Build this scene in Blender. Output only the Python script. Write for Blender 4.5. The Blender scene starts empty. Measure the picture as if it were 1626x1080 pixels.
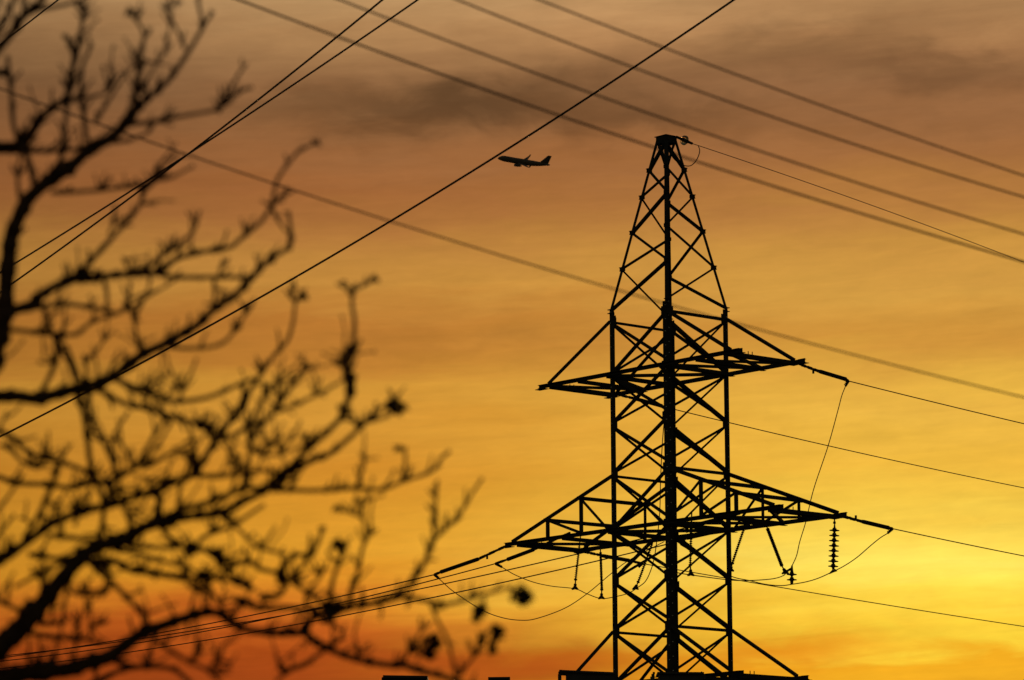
import bpy, math, random
from mathutils import Vector, Matrix
R = math.radians
scene = bpy.context.scene
col = scene.collection

# ------------------------------------------------------------------ camera
F_PX, PITCH, ROLL = 6003.0, R(9.80), R(0.311)
W, H = 1626.0, 1080.0
CAM = Vector((0, 0, 1.7))
fwd = Vector((0, math.cos(PITCH), math.sin(PITCH)))
up0 = Vector((0, -math.sin(PITCH), math.cos(PITCH)))
rt0 = Vector((1, 0, 0))
rt = rt0 * math.cos(ROLL) - up0 * math.sin(ROLL)
up = rt0 * math.sin(ROLL) + up0 * math.cos(ROLL)
cam_d = bpy.data.cameras.new("camera")
cam = bpy.data.objects.new("camera", cam_d)
col.objects.link(cam)
m = Matrix((rt, up, -fwd)).transposed().to_4x4()
m.translation = CAM
cam.matrix_world = m
cam_d.sensor_fit = 'HORIZONTAL'
cam_d.sensor_width = 36.0
cam_d.lens = F_PX / W * 36.0
cam_d.clip_start = 0.1
cam_d.clip_end = 60000
cam_d.dof.use_dof = True
cam_d.dof.focus_distance = 110.0
cam_d.dof.aperture_fstop = 5.2
scene.camera = cam


def ray(px, py):
    return (fwd * F_PX + rt * (px - W / 2) + up * (H / 2 - py)).normalized()


def at(px, py, Y):
    """point of the line of sight through a photo pixel at world depth Y"""
    d = ray(px, py)
    return CAM + d * (Y / d.y)


# ------------------------------------------------------------------ sky
SUN_AZ, SUN_EL = R(9.0), R(5.0)
world = bpy.data.worlds.new("World")
scene.world = world
world.use_nodes = True
nt = world.node_tree
nt.nodes.clear()


def N(t, **kw):
    n = nt.nodes.new(t)
    for k, v in kw.items():
        setattr(n, k, v)
    return n


def lk(a, b):
    nt.links.new(a, b)


def mth(op, a, b=None, c=None, clamp=False):
    n = N('ShaderNodeMath', operation=op)
    n.use_clamp = clamp
    for i, v in enumerate((a, b, c)):
        if v is None:
            continue
        if isinstance(v, (int, float)):
            n.inputs[i].default_value = v
        else:
            lk(v, n.inputs[i])
    return n.outputs[0]


def s2l(c):
    return tuple((v / 255 / 12.92) if v / 255 <= 0.04045 else ((v / 255 + 0.055) / 1.055) ** 2.4 for v in c) + (1.0,)


tc = N('ShaderNodeTexCoord')
sep = N('ShaderNodeSeparateXYZ')
lk(tc.outputs['Generated'], sep.inputs[0])
az = mth('MULTIPLY', mth('ARCTAN2', sep.outputs[0], sep.outputs[1]), 57.29578)
el = mth('MULTIPLY', mth('ARCSINE', sep.outputs[2]), 57.29578)


def noise(kx, ky, detail, rough, off, dist=0.0, shear=0.0):
    cv = N('ShaderNodeCombineXYZ')
    lk(mth('MULTIPLY', az, kx), cv.inputs[0])
    e2 = mth('ADD', el, mth('MULTIPLY', az, shear))
    lk(mth('MULTIPLY', e2, ky), cv.inputs[1])
    cv.inputs[2].default_value = off
    n = N('ShaderNodeTexNoise')
    n.inputs['Scale'].default_value = 1.0
    n.inputs['Detail'].default_value = detail
    n.inputs['Roughness'].default_value = rough
    n.inputs['Distortion'].default_value = dist
    lk(cv.outputs[0], n.inputs['Vector'])
    return mth('SUBTRACT', n.outputs[0], 0.5)


n_big = noise(0.22, 1.1, 4, 0.5, 3.1, 0.3, -0.03)
n_mid = noise(0.45, 2.6, 5, 0.55, 9.7, 0.5, -0.04)
n_fin = noise(1.6, 7.0, 5, 0.6, 14.2, 0.6, -0.06)
n_puf = noise(0.8, 1.6, 4, 0.5, 21.5, 0.4)
el_w = mth('ADD', el, mth('ADD', mth('MULTIPLY', n_big, 1.1), mth('MULTIPLY', n_mid, 0.65)))


def row(y):
    return PITCH / R(1) + math.degrees(math.atan((H / 2 - y) / F_PX))


def colm(x):
    return math.degrees(math.atan((x - W / 2) / F_PX)) / math.cos(R(9.8))


E0, E1 = 3.0, 16.0
t_el = mth('DIVIDE', mth('SUBTRACT', el_w, E0), E1 - E0, clamp=True)


def ramp(stops):
    n = N('ShaderNodeValToRGB')
    cr = n.color_ramp
    st = sorted(((row(y) - E0) / (E1 - E0), c) for y, c in stops)
    while len(cr.elements) < len(st):
        cr.elements.new(0.5)
    for e, (p, c) in zip(cr.elements, st):
        e.position = p
    for e, (p, c) in zip(cr.elements, st):
        e.color = s2l(c)
    lk(t_el, n.inputs[0])
    return n.outputs[0]


left = ramp([(-60, (172, 132, 90)), (0, (180, 139, 92)), (50, (172, 128, 82)), (140, (150, 106, 67)), (230, (156, 102, 59)),
             (300, (161, 101, 54)), (350, (170, 110, 56)), (410, (190, 132, 60)), (455, (197, 138, 60)), (510, (188, 121, 49)),
             (575, (192, 126, 48)), (620, (212, 149, 55)), (680, (213, 146, 50)), (750, (212, 140, 43)), (850, (224, 154, 44)),
             (905, (226, 150, 40)), (960, (216, 125, 35)), (995, (194, 93, 28)), (1030, (174, 76, 22)), (1100, (160, 68, 23)), (1240, (120, 55, 28))])
right = ramp([(-60, (170, 130, 88)), (0, (172, 129, 84)), (60, (164, 118, 75)), (130, (150, 104, 66)), (200, (154, 104, 63)),
              (260, (163, 108, 61)), (320, (180, 122, 61)), (400, (204, 147, 65)), (470, (212, 156, 67)), (540, (208, 147, 59)),
              (600, (226, 170, 66)), (660, (238, 184, 70)), (740, (240, 185, 64)), (800, (245, 198, 70)), (850, (250, 211, 80)), (895, (254, 223, 92)),
              (940, (253, 213, 72)), (985, (253, 207, 60)), (1028, (253, 213, 60)), (1052, (245, 174, 34)), (1080, (245, 176, 36)), (1240, (170, 100, 40))])


def mixc(fac, a, b, blend='MIX'):
    n = N('ShaderNodeMix', data_type='RGBA', blend_type=blend)
    n.clamp_result = False
    for s, v in ((n.inputs[0], fac), (n.inputs[6], a), (n.inputs[7], b)):
        if isinstance(v, (int, float)):
            s.default_value = v
        elif isinstance(v, tuple):
            s.default_value = v
        else:
            lk(v, s)
    return n.outputs[2]


def smooth(v, a, b):
    n = N('ShaderNodeMapRange', interpolation_type='SMOOTHSTEP')
    lk(v, n.inputs[0])
    n.inputs[1].default_value = a
    n.inputs[2].default_value = b
    return n.outputs[0]


fx = smooth(mth('ADD', az, mth('MULTIPLY', n_big, 4.0)), colm(480), colm(1430))
glow = mixc(fx, left, right)


# separate dark cloud banks (and two brighter gaps), each a soft patch of the sky
def patch(x, y, sx, sy, amp, tilt=0.0, wob=1.0):
    dx = mth('SUBTRACT', az, colm(x))
    dy = mth('SUBTRACT', mth('ADD', el, mth('MULTIPLY', n_puf, 1.3 * wob)), row(y))
    dy = mth('SUBTRACT', dy, mth('MULTIPLY', dx, tilt))
    a = mth('POWER', mth('DIVIDE', dx, math.degrees(sx / F_PX)), 2)
    b = mth('POWER', mth('DIVIDE', dy, math.degrees(sy / F_PX)), 2)
    g = mth('EXPONENT', mth('MULTIPLY', mth('ADD', a, b), -0.5))
    return mth('MULTIPLY', g, amp)


# two low banks of deeper orange cloud near the horizon
glow = mixc(patch(1215, 1040, 150, 22, .85, .04, .6), glow, s2l((232, 142, 26)))
glow = mixc(patch(840, 1055, 130, 26, .75, .02, .6), glow, s2l((176, 76, 21)))
shade = None
for p in [(520, 182, 130, 22, .20), (690, 152, 90, 24, .20), (850, 152, 130, 30, .24), (760, 178, 130, 26, .18), (600, 165, 260, 34, .10), (1010, 185, 110, 22, .20),
          (1230, 85, 130, 22, .20, .15), (1500, 122, 150, 22, .29), (1420, 66, 180, 22, .06, .1), (1120, 190, 100, 14, .16), (1400, 215, 200, 14, .08),
          (60, 130, 160, 60, .16), (1350, 680, 160, 12, .05), (700, 545, 160, 12, .08),
          (880, 22, 190, 30, -.15), (1030, 50, 130, 22, -.14), (1600, 75, 60, 20, -.14), (1240, 20, 120, 16, -.08), (250, 30, 120, 30, -.06), (330, 140, 120, 16, -.06), (1480, 900, 150, 36, -.10), (1570, 945, 60, 30, -.10), (850, 460, 120, 14, -.07)]:
    g = patch(*p)
    shade = g if shade is None else mth('ADD', shade, g)
n_mot = noise(2.6, 3.6, 3, 0.6, 33.3, 0.8, -0.1)
n_stk = noise(0.5, 5.5, 4, 0.55, 41.7, 0.7, -0.05)
tex = mth('ADD', mth('ADD', mth('MULTIPLY', n_mid, 0.20), mth('MULTIPLY', n_fin, 0.17)), 1.0)
tex = mth('ADD', tex, mth('ADD', mth('MULTIPLY', n_mot, 0.07), mth('MULTIPLY', n_stk, 0.20)))
tex = mth('MULTIPLY', tex, mth('SUBTRACT', 1.0, shade))
# the sky dims to the left, away from the sun
tex = mth('MULTIPLY', tex, mth('ADD', 0.76, mth('MULTIPLY', smooth(az, -9.0, -1.5), 0.24)))
vm = N('ShaderNodeVectorMath', operation='SCALE')
lk(glow, vm.inputs[0])
lk(tex, vm.inputs['Scale'])

sky = N('ShaderNodeTexSky', sky_type='NISHITA')
sky.sun_disc = False
sky.sun_elevation = SUN_EL
sky.sun_rotation = SUN_AZ
sky.air_density = 2.0
sky.dust_density = 5.0
sk = N('ShaderNodeVectorMath', operation='SCALE')
lk(sky.outputs[0], sk.inputs[0])
sk.inputs['Scale'].default_value = 0.05
# the lit cloud deck covers the western sky; the rest is the plain dusk sky
w_az = mth('SUBTRACT', 1.0, smooth(mth('ABSOLUTE', az), 14.0, 50.0))
w_el = mth('SUBTRACT', 1.0, smooth(el, 17.0, 34.0))
deck = mth('MULTIPLY', w_az, w_el)
final = mixc(deck, sk.outputs[0], vm.outputs[0])
bg = N('ShaderNodeBackground')
bg.inputs['Strength'].default_value = 1.0
lk(final, bg.inputs['Color'])
wo = N('ShaderNodeOutputWorld')
lk(bg.outputs[0], wo.inputs['Surface'])

sun_d = bpy.data.lights.new("sun", 'SUN')
sun_d.energy = 0.5
sun_d.angle = R(10)
sun_d.color = (1.0, 0.62, 0.28)
sun = bpy.data.objects.new("sun", sun_d)
col.objects.link(sun)
sd = Vector((math.sin(SUN_AZ) * math.cos(SUN_EL), math.cos(SUN_AZ) * math.cos(SUN_EL), math.sin(SUN_EL)))
sun.rotation_euler = sd.to_track_quat('Z', 'Y').to_euler()
scene.view_settings.view_transform = 'Standard'
scene.view_settings.look = 'None'
scene.view_settings.exposure = 0.0
scene.view_settings.gamma = 1.0


# ------------------------------------------------------------------ materials
def mat(name, c1, c2, scale, rough=0.8, metal=0.0, bump=0.0, vec='Object'):
    mt = bpy.data.materials.new(name)
    mt.use_nodes = True
    t = mt.node_tree
    b = t.nodes['Principled BSDF']
    tx = t.nodes.new('ShaderNodeTexCoord')
    no = t.nodes.new('ShaderNodeTexNoise')
    no.inputs['Scale'].default_value = scale
    no.inputs['Detail'].default_value = 5
    t.links.new(tx.outputs[vec], no.inputs['Vector'])
    cr = t.nodes.new('ShaderNodeValToRGB')
    cr.color_ramp.elements[0].position = 0.35
    cr.color_ramp.elements[1].position = 0.65
    cr.color_ramp.elements[0].color = c1 + (1,)
    cr.color_ramp.elements[1].color = c2 + (1,)
    t.links.new(no.outputs[0], cr.inputs[0])
    t.links.new(cr.outputs[0], b.inputs['Base Color'])
    b.inputs['Roughness'].default_value = rough
    b.inputs['Metallic'].default_value = metal
    b.inputs['Specular IOR Level'].default_value = 0.2
    if bump:
        bp = t.nodes.new('ShaderNodeBump')
        bp.inputs['Strength'].default_value = bump
        t.links.new(no.outputs[0], bp.inputs['Height'])
        t.links.new(bp.outputs[0], b.inputs['Normal'])
    return mt


M = dict(
    steel=mat('weathered_steel', (.030, .028, .026), (.055, .050, .046), 3.0, .85),
    bolt_glint=mat('glint_pale_bolts', (.55, .54, .52), (.70, .69, .67), 20.0, .5),  # pale colour stands in for light caught on the bolt heads
    wire=mat('aged_conductor', (.030, .028, .026), (.045, .042, .040), 8.0, .7),
    rubber=mat('insulator_rubber', (.035, .030, .028), (.05, .045, .042), 6.0, .7),
    porcelain=mat('brown_glaze', (.045, .025, .018), (.06, .035, .025), 6.0, .5),
    bark=mat('bark', (.070, .036, .020), (.13, .070, .042), 30.0, .95, 0, .4),
    seed=mat('dry_seed_heads', (.03, .02, .014), (.06, .04, .028), 60.0, .95),
    plane=mat('aircraft_paint', (.15, .12, .10), (.19, .16, .13), 0.3, .6),
    sheet=mat('roof_sheet_metal', (.05, .046, .044), (.08, .075, .072), 2.0, .7),
    wall=mat('render_wall', (.20, .18, .16), (.28, .26, .23), 1.5, .9),
    conc=mat('concrete', (.22, .21, .20), (.32, .31, .29), 4.0, .9),
    ground=mat('dry_field', (.05, .05, .025), (.11, .09, .05), 0.35, 1.0, 0, .3),
)
g = bpy.data.materials.new('sky_tinted_glass')
g.use_nodes = True
pb = g.node_tree.nodes['Principled BSDF']
pb.inputs['Base Color'].default_value = (1.0, .72, .38, 1)  # amber stands in for the bright low sky refracted through clear glass
pb.inputs['Transmission Weight'].default_value = 1.0
pb.inputs['Roughness'].default_value = 0.04
pb.inputs['IOR'].default_value = 1.5
M['glass'] = g


# ------------------------------------------------------------------ mesh helpers
class MB:
    def __init__(s):
        s.v, s.f = [], []

    def add(s, vs, fs):
        o = len(s.v)
        s.v += [tuple(p) for p in vs]
        s.f += [tuple(i + o for i in q) for q in fs]

    def hexa(s, c):
        s.add(c, [(0, 3, 2, 1), (4, 5, 6, 7), (0, 1, 5, 4), (1, 2, 6, 5), (2, 3, 7, 6), (3, 0, 4, 7)])

    def bar(s, p, q, a, b, n):
        """rectangular bar p-q: a wide across n x axis, b thick along n"""
        p, q = Vector(p), Vector(q)
        d = (q - p).normalized()
        n = (n - d * n.dot(d)).normalized()
        t = d.cross(n)
        c = []
        for e in (p, q):
            for x, y in ((-1, -1), (1, -1), (1, 1), (-1, 1)):
                c.append(e + t * (x * a / 2) + n * (y * b / 2))
        s.hexa(c)

    def angle(s, p, q, w, n, t=.014, flip=1):
        """L-section: one flange lying across n, the other standing along -n"""
        p, q = Vector(p), Vector(q)
        d = (q - p).normalized()
        n = (n - d * n.dot(d)).normalized()
        sd_ = d.cross(n) * flip
        s.bar(p, q, w, t, n)
        off = sd_ * (w / 2 - t / 2) - n * (w / 2 + t / 2)
        s.bar(p + off, q + off, t, w - .001, n)

    def box(s, c, sx, sy, sz, ux=Vector((1, 0, 0)), uy=Vector((0, 1, 0))):
        c = Vector(c)
        uz = ux.cross(uy)
        k = []
        for z in (-1, 1):
            for x, y in ((-1, -1), (1, -1), (1, 1), (-1, 1)):
                k.append(c + ux * x * sx / 2 + uy * y * sy / 2 + uz * z * sz / 2)
        s.hexa(k)

    def tube(s, pts, rad, n=6, cap=True):
        pts = [Vector(p) for p in pts]
        if not isinstance(rad, (list, tuple)):
            rad = [rad] * len(pts)
        o = len(s.v)
        prev = None
        for i, p in enumerate(pts):
            d = (pts[min(i + 1, len(pts) - 1)] - pts[max(i - 1, 0)]).normalized()
            if prev is None:
                a = Vector((0, 0, 1)) if abs(d.z) < .9 else Vector((1, 0, 0))
                x = d.cross(a).normalized()
            else:
                x = (prev - d * prev.dot(d)).normalized()
            prev = x
            y = d.cross(x)
            for k in range(n):
                w = 2 * math.pi * k / n
                s.v.append(tuple(p + (x * math.cos(w) + y * math.sin(w)) * rad[i]))
        for i in range(len(pts) - 1):
            for k in range(n):
                a, b = o + i * n + k, o + i * n + (k + 1) % n
                s.f.append((a, b, b + n, a + n))
        if cap:
            s.f.append(tuple(o + k for k in reversed(range(n))))
            s.f.append(tuple(o + (len(pts) - 1) * n + k for k in range(n)))

    def lathe(s, p, q, prof, n=12):
        """profile [(metres from p along p-q, radius)]"""
        p, q = Vector(p), Vector(q)
        d = (q - p).normalized()
        s.tube_axis(p, d, prof, n)

    def tube_axis(s, p, d, prof, n):
        a = Vector((0, 0, 1)) if abs(d.z) < .9 else Vector((1, 0, 0))
        x = d.cross(a).normalized()
        y = d.cross(x)
        o = len(s.v)
        for t, r in prof:
            for k in range(n):
                w = 2 * math.pi * k / n
                s.v.append(tuple(p + d * t + (x * math.cos(w) + y * math.sin(w)) * r))
        for i in range(len(prof) - 1):
            for k in range(n):
                a_, b_ = o + i * n + k, o + i * n + (k + 1) % n
                s.f.append((a_, b_, b_ + n, a_ + n))
        s.f.append(tuple(o + k for k in reversed(range(n))))
        s.f.append(tuple(o + (len(prof) - 1) * n + k for k in range(n)))

    def build(s, name, m_, parent=None, smooth_=False):
        me = bpy.data.meshes.new(name)
        org = Vector((0, 0, 0))
        if parent is None and s.v:
            lo = [min(v[i] for v in s.v) for i in range(3)]
            hi = [max(v[i] for v in s.v) for i in range(3)]
            org = Vector(((lo[0] + hi[0]) / 2, (lo[1] + hi[1]) / 2, lo[2]))
        elif parent is not None:
            org = parent['_o'] if '_o' in parent else parent.location
            org = Vector(org)
        me.from_pydata([(v[0] - org[0], v[1] - org[1], v[2] - org[2]) for v in s.v], [], s.f)
        me.materials.append(m_)
        if smooth_:
            for p in me.polygons:
                p.use_smooth = True
        me.update()
        o = bpy.data.objects.new(name, me)
        col.objects.link(o)
        if parent is None:
            o.location = org
        else:
            o.parent = parent
            ORG[o.name] = org
        return o


ORG = {}


def build(mb, name, m_, parent=None, smooth_=False):
    """link a mesh whose vertices are given in world space, under parent (or top level)"""
    me = bpy.data.meshes.new(name)
    if parent is None:
        lo = [min(v[i] for v in mb.v) for i in range(3)]
        hi = [max(v[i] for v in mb.v) for i in range(3)]
        org = Vector(((lo[0] + hi[0]) / 2, (lo[1] + hi[1]) / 2, lo[2]))
    else:
        org = ORG[parent.name]
    me.from_pydata([tuple(Vector(v) - org) for v in mb.v], [], mb.f)
    me.materials.append(m_)
    if smooth_:
        for p in me.polygons:
            p.use_smooth = True
    me.update()
    o = bpy.data.objects.new(name, me)
    col.objects.link(o)
    if parent is None:
        o.location = org
    else:
        o.parent = parent
    ORG[o.name] = org
    return o


def empty(name, loc):
    o = bpy.data.objects.new(name, None)
    o.empty_display_size = 0.2
    o.location = loc
    col.objects.link(o)
    ORG[o.name] = Vector(loc)
    return o


def tag(o, label=None, cat=None, group=None, kind=None):
    if label:
        o['label'] = label
    if cat:
        o['category'] = cat
    if group:
        o['group'] = group
    if kind:
        o['kind'] = kind
    return o


# ------------------------------------------------------------------ ground
mb = MB()
S = 30000
mb.add([(-S, -S, 0), (S, -S, 0), (S, S, 0), (-S, S, 0)], [(0, 1, 2, 3)])
tag(build(mb, 'ground', M['ground']), kind='structure')

# ------------------------------------------------------------------ lattice tower
TX, TY, TH = 4.632, 110.0, R(48.9)
ud = Vector((math.cos(TH), -math.sin(TH), 0))      # along the cross-arms, to the right and nearer
vd = Vector((math.sin(TH), math.cos(TH), 0))       # across them, to the right and farther
zd = Vector((0, 0, 1))
T0 = Vector((TX, TY, 0))


def tp(u, v, z):
    return T0 + ud * u + vd * v + zd * z


CZ = CAM.z
A2 = 2.47 / 2                                       # half side of the body
B1, B2, B3 = 19.568 + CZ, 14.975 + CZ, 10.376 + CZ  # level of each horizontal tie bar
H1, H2, H3 = 17.955 + CZ, 13.333 + CZ, 8.816 + CZ   # level of each cross-arm
ZT = B1 + .28                                       # top of the straight body


def z_on(px, py, u, v):
    """height at which the line of sight through py passes the plan point (u, v)"""
    p = T0 + ud * u + vd * v
    lo, hi = 0.0, 40.0
    for _ in range(50):
        mid = (lo + hi) / 2
        d = Vector((p.x, p.y, mid)) - CAM
        yy = H / 2 - F_PX * d.dot(up) / d.dot(fwd)
        if yy > py:
            lo = mid
        else:
            hi = mid
    return lo


corners = {'n': (1, -1), 'r': (1, 1), 'f': (-1, 1), 'l': (-1, -1)}
faces = [('l', 'n'), ('n', 'r'), ('r', 'f'), ('f', 'l')]
face_n = {('l', 'n'): -vd, ('n', 'r'): ud, ('r', 'f'): vd, ('f', 'l'): -ud}

tower = tag(empty('lattice_pylon', T0), 'tall dark steel lattice pylon with three tiers of cross-arms and a tapering peak', 'pylon')

PK_T = z_on(1042, 219, -.25, -.25)                  # top of the peak
PK_S = .20                                          # half side at the peak top
levels = [0.0, 1.45, 2.93, 4.4, 5.85, 7.3, H3, B3, (B3 + (B2 - B3) * .345), (B3 + (B2 - B3) * .655)]
levels = [0, 1.5, 3.0, 4.5, 6.0, 7.5, 9.0, H3, B3]
lv = [B3 - (H3 and 0)]
# body levels, every 1.5 m or so, so that bars and arms fall on a level
sp = [H3 - 1.5 * k for k in range(6, 0, -1)] + [H3, B3, B3 + (H2 - B3) / 2, H2, B2, B2 + (H1 - B2) / 2, H1, B1]
sp = [z for z in sp if z > .8]
sp = [0.3] + sp


def body(c, z, s=A2):
    su, sv = corners[c]
    return tp(su * s, sv * s, z)


def pk(c, z):
    s = A2 + (PK_S - A2) * (z - ZT) / (PK_T - ZT)
    return body(c, z, s)


leg_mb, peak_mb = {}, {}
for c, (su, sv) in corners.items():
    mb = MB()
    fl = .185
    a, b = tp(su * A2, sv * A2, 0.25), tp(su * A2, sv * A2, ZT)
    t = .02
    mb.bar(a - ud * su * fl / 2 - vd * sv * t / 2, b - ud * su * fl / 2 - vd * sv * t / 2, fl, t, vd)
    mb.bar(a - vd * sv * (fl / 2 + t / 2) - ud * su * t / 2, b - vd * sv * (fl / 2 + t / 2) - ud * su * t / 2, fl - t, t, ud)
    # splice cleats and bolt heads
    bolts = MB()
    z = 1.0
    rnd = random.Random(ord(c))
    while z < ZT:
        for k in (0, 1):
            bolts.box(tp(su * (A2 + .008) if k else su * (A2 - .06), sv * (A2 - .06) if k else sv * (A2 + .008), z + k * .1), .03, .03, .03, ud, vd)
        z += .32 + rnd.random() * .1
    mb.box(tp(su * (A2 - .09), sv * (A2 - .09), .12), .6, .6, .26, ud, vd)
    # head plates where the peak is bolted on
    for dz in (-.05, .06):
        mb.box(tp(su * (A2 - .02), sv * (A2 - .02), ZT + dz), .13, .13, .022, ud, vd)
    leg_mb[c] = (mb, bolts)
    mb = MB()
    fl = .088
    a, b = pk(c, ZT - .02), pk(c, PK_T)
    mb.bar(a - ud * su * fl / 2 - vd * sv * .008, b - ud * su * fl / 2 - vd * sv * .008, fl, .016, vd)
    mb.bar(a - vd * sv * (fl / 2 + .008) - ud * su * .008, b - vd * sv * (fl / 2 + .008) - ud * su * .008, fl - .016, .016, ud)
    peak_mb[c] = mb

# bracing of the body: an X in every panel of every face
plates = {c: MB() for c in corners}
for (c0, c1) in faces:
    n = face_n[(c0, c1)]
    low = MB()
    for z0, z1 in zip(sp[:-1], sp[1:]):
        # on the tied faces the bars meet the near and far legs short of the node
        tied = (c0, c1) in (('n', 'r'), ('f', 'l'))
        e0, e1 = [(.19 if c in 'nf' else .05) if tied else .05 for c in (c0, c1)]
        s0, s1 = [0 if tied or c in 'lr' else .08 for c in (c0, c1)]
        p00, p10 = body(c0, z0 + e0 + s0), body(c1, z0 + e1 + s1)
        p01, p11 = body(c0, z1 - e0 + s0), body(c1, z1 - e1 + s1)
        front = n.y < 0
        wa, wb = (.074, .100) if front else (.078, .060)
        seen = z1 > H3 - .1
        one = MB() if seen else low
        one.angle(p00 - n * .03, p11 - n * .03, wa, n)
        if seen:
            build(one, 'diagonal_brace', M['steel'], tower)
            one = MB()
        one.angle(p10 - n * .068, p01 - n * .068, wb, n, flip=-1)
        if seen:
            build(one, 'diagonal_brace', M['steel'], tower)
    build(low, 'lower_bracing', M['steel'], tower)
    if (c0, c1) in (('n', 'r'), ('f', 'l')):
        for z in (B1, B2, B3):
            mb = MB()
            mb.angle(body(c0, z - .02) + n * .012, body(c1, z - .02) + n * .012, .08, n)
            build(mb, 'horizontal_tie', M['steel'], tower)
    # gusset plates at the nodes
    dirx = (body(c1, 1) - body(c0, 1)).normalized()
    for z in sp[1:]:
        for c, sg in ((c0, 1), (c1, -1)):
            p = body(c, z) + dirx * sg * .15 - n * .012
            plates[c].bar(p - zd * .14, p + zd * .14, .22, .010, n)

for c in corners:
    leg_mb[c][0].add(plates[c].v, plates[c].f)
    nf = len(leg_mb[c][0].f)
    leg_mb[c][0].add(leg_mb[c][1].v, leg_mb[c][1].f)
    leg = build(leg_mb[c][0], 'body_leg', M['steel'], tower)
    leg.data.materials.append(M['bolt_glint'])
    for p in leg.data.polygons[nf:]:
        p.material_index = 1

# bracing of the peak: single zigzags, alternating from face to face
yl = [494, 428, 370, 314, 271]
pz = [ZT + .05]
for y in yl[1:]:
    k = (y - 494) / (219 - 494)
    s = A2 + (PK_S - A2) * k
    pz.append(z_on(0, y, -s, -s))
pz.append(PK_T - .08)
zig = {('l', 'n'): 0, ('n', 'r'): 1, ('r', 'f'): 0, ('f', 'l'): 1}
for (c0, c1) in faces:
    n = face_n[(c0, c1)]
    # the left and right corners share one parity, the near and far ones the other
    mb = MB()
    for k in range(5):
        par = 0 if (c0, c1) in (('l', 'n'), ('r', 'f')) else 1
        ca, cb = (c0, c1)
        lr = ca if ca in 'lr' else cb
        nf = cb if ca in 'lr' else ca
        if (c0, c1) in (('l', 'n'), ('r', 'f')):
            a, b = (lr, nf) if k % 2 == 0 else (nf, lr)
        else:
            a, b = (nf, lr) if k % 2 == 0 else (lr, nf)
        # the heavier bars rise from the left and right legs, the lighter ones from the near and far legs
        w = .080 if a in 'lr' else .058
        mb = MB()
        mb.angle(pk(a, pz[k]) - n * .02, pk(b, pz[k + 1]) - n * .02, w, n)
        build(mb, 'peak_brace', M['steel'], tower)
        if k == 4:
            mb = MB()
            mb.angle(pk(b, pz[k]) - n * .05, pk(a, pz[k + 1]) - n * .05, .042, n)
            build(mb, 'peak_brace', M['steel'], tower)
for c, (su, sv) in corners.items():
    mb = peak_mb[c]
    for z in pz[1:5]:
        p = pk(c, z)
        mb.box(p - ud * su * .03 - vd * sv * .03, .12, .12, .10, ud, vd)
        mb.box(p - ud * su * .01 - vd * sv * .01 + zd * .05, .11, .11, .02, ud, vd)
        mb.box(p - ud * su * .012 - vd * sv * .012 - zd * .05, .10, .10, .02, ud, vd)
    build(mb, 'peak_leg', M['steel'], tower)
mb = MB()
s = PK_S + .015
for sg in (1, -1):
    mb.bar(tp(-s, sg * s, PK_T - .10), tp(s, sg * s, PK_T - .10), .20, .02, vd)
    mb.bar(tp(sg * s, -s + .02, PK_T - .10), tp(sg * s, s - .02, PK_T - .10), .20, .02, ud)
o = len(mb.v)
e = s + .04
mb.add([tp(-e, -e, PK_T + .03), tp(e, -e, PK_T + .03), tp(e, e, PK_T + .03), tp(-e, e, PK_T + .03), tp(0, 0, PK_T + .10),
        tp(-e, -e, PK_T + .012), tp(e, -e, PK_T + .012), tp(e, e, PK_T + .012), tp(-e, e, PK_T + .012)],
       [(0, 1, 4), (1, 2, 4), (2, 3, 4), (3, 0, 4), (5, 8, 7, 6), (0, 5, 6, 1), (1, 6, 7, 2), (2, 7, 8, 3), (3, 8, 5, 0)])
build(mb, 'cap_plate', M['steel'], tower)

# cross-arms
WV = 1.34


def u_at(px, v, z):
    """u of the point on the beam (v, z) seen at photo column px"""
    lo, hi = -9.0, 9.0
    for _ in range(50):
        mid = (lo + hi) / 2
        d = tp(mid, v, z) - CAM
        xx = W / 2 + F_PX * d.dot(rt) / d.dot(fwd)
        if xx < px:
            lo = mid
        else:
            hi = mid
    return lo


tips = {}


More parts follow.
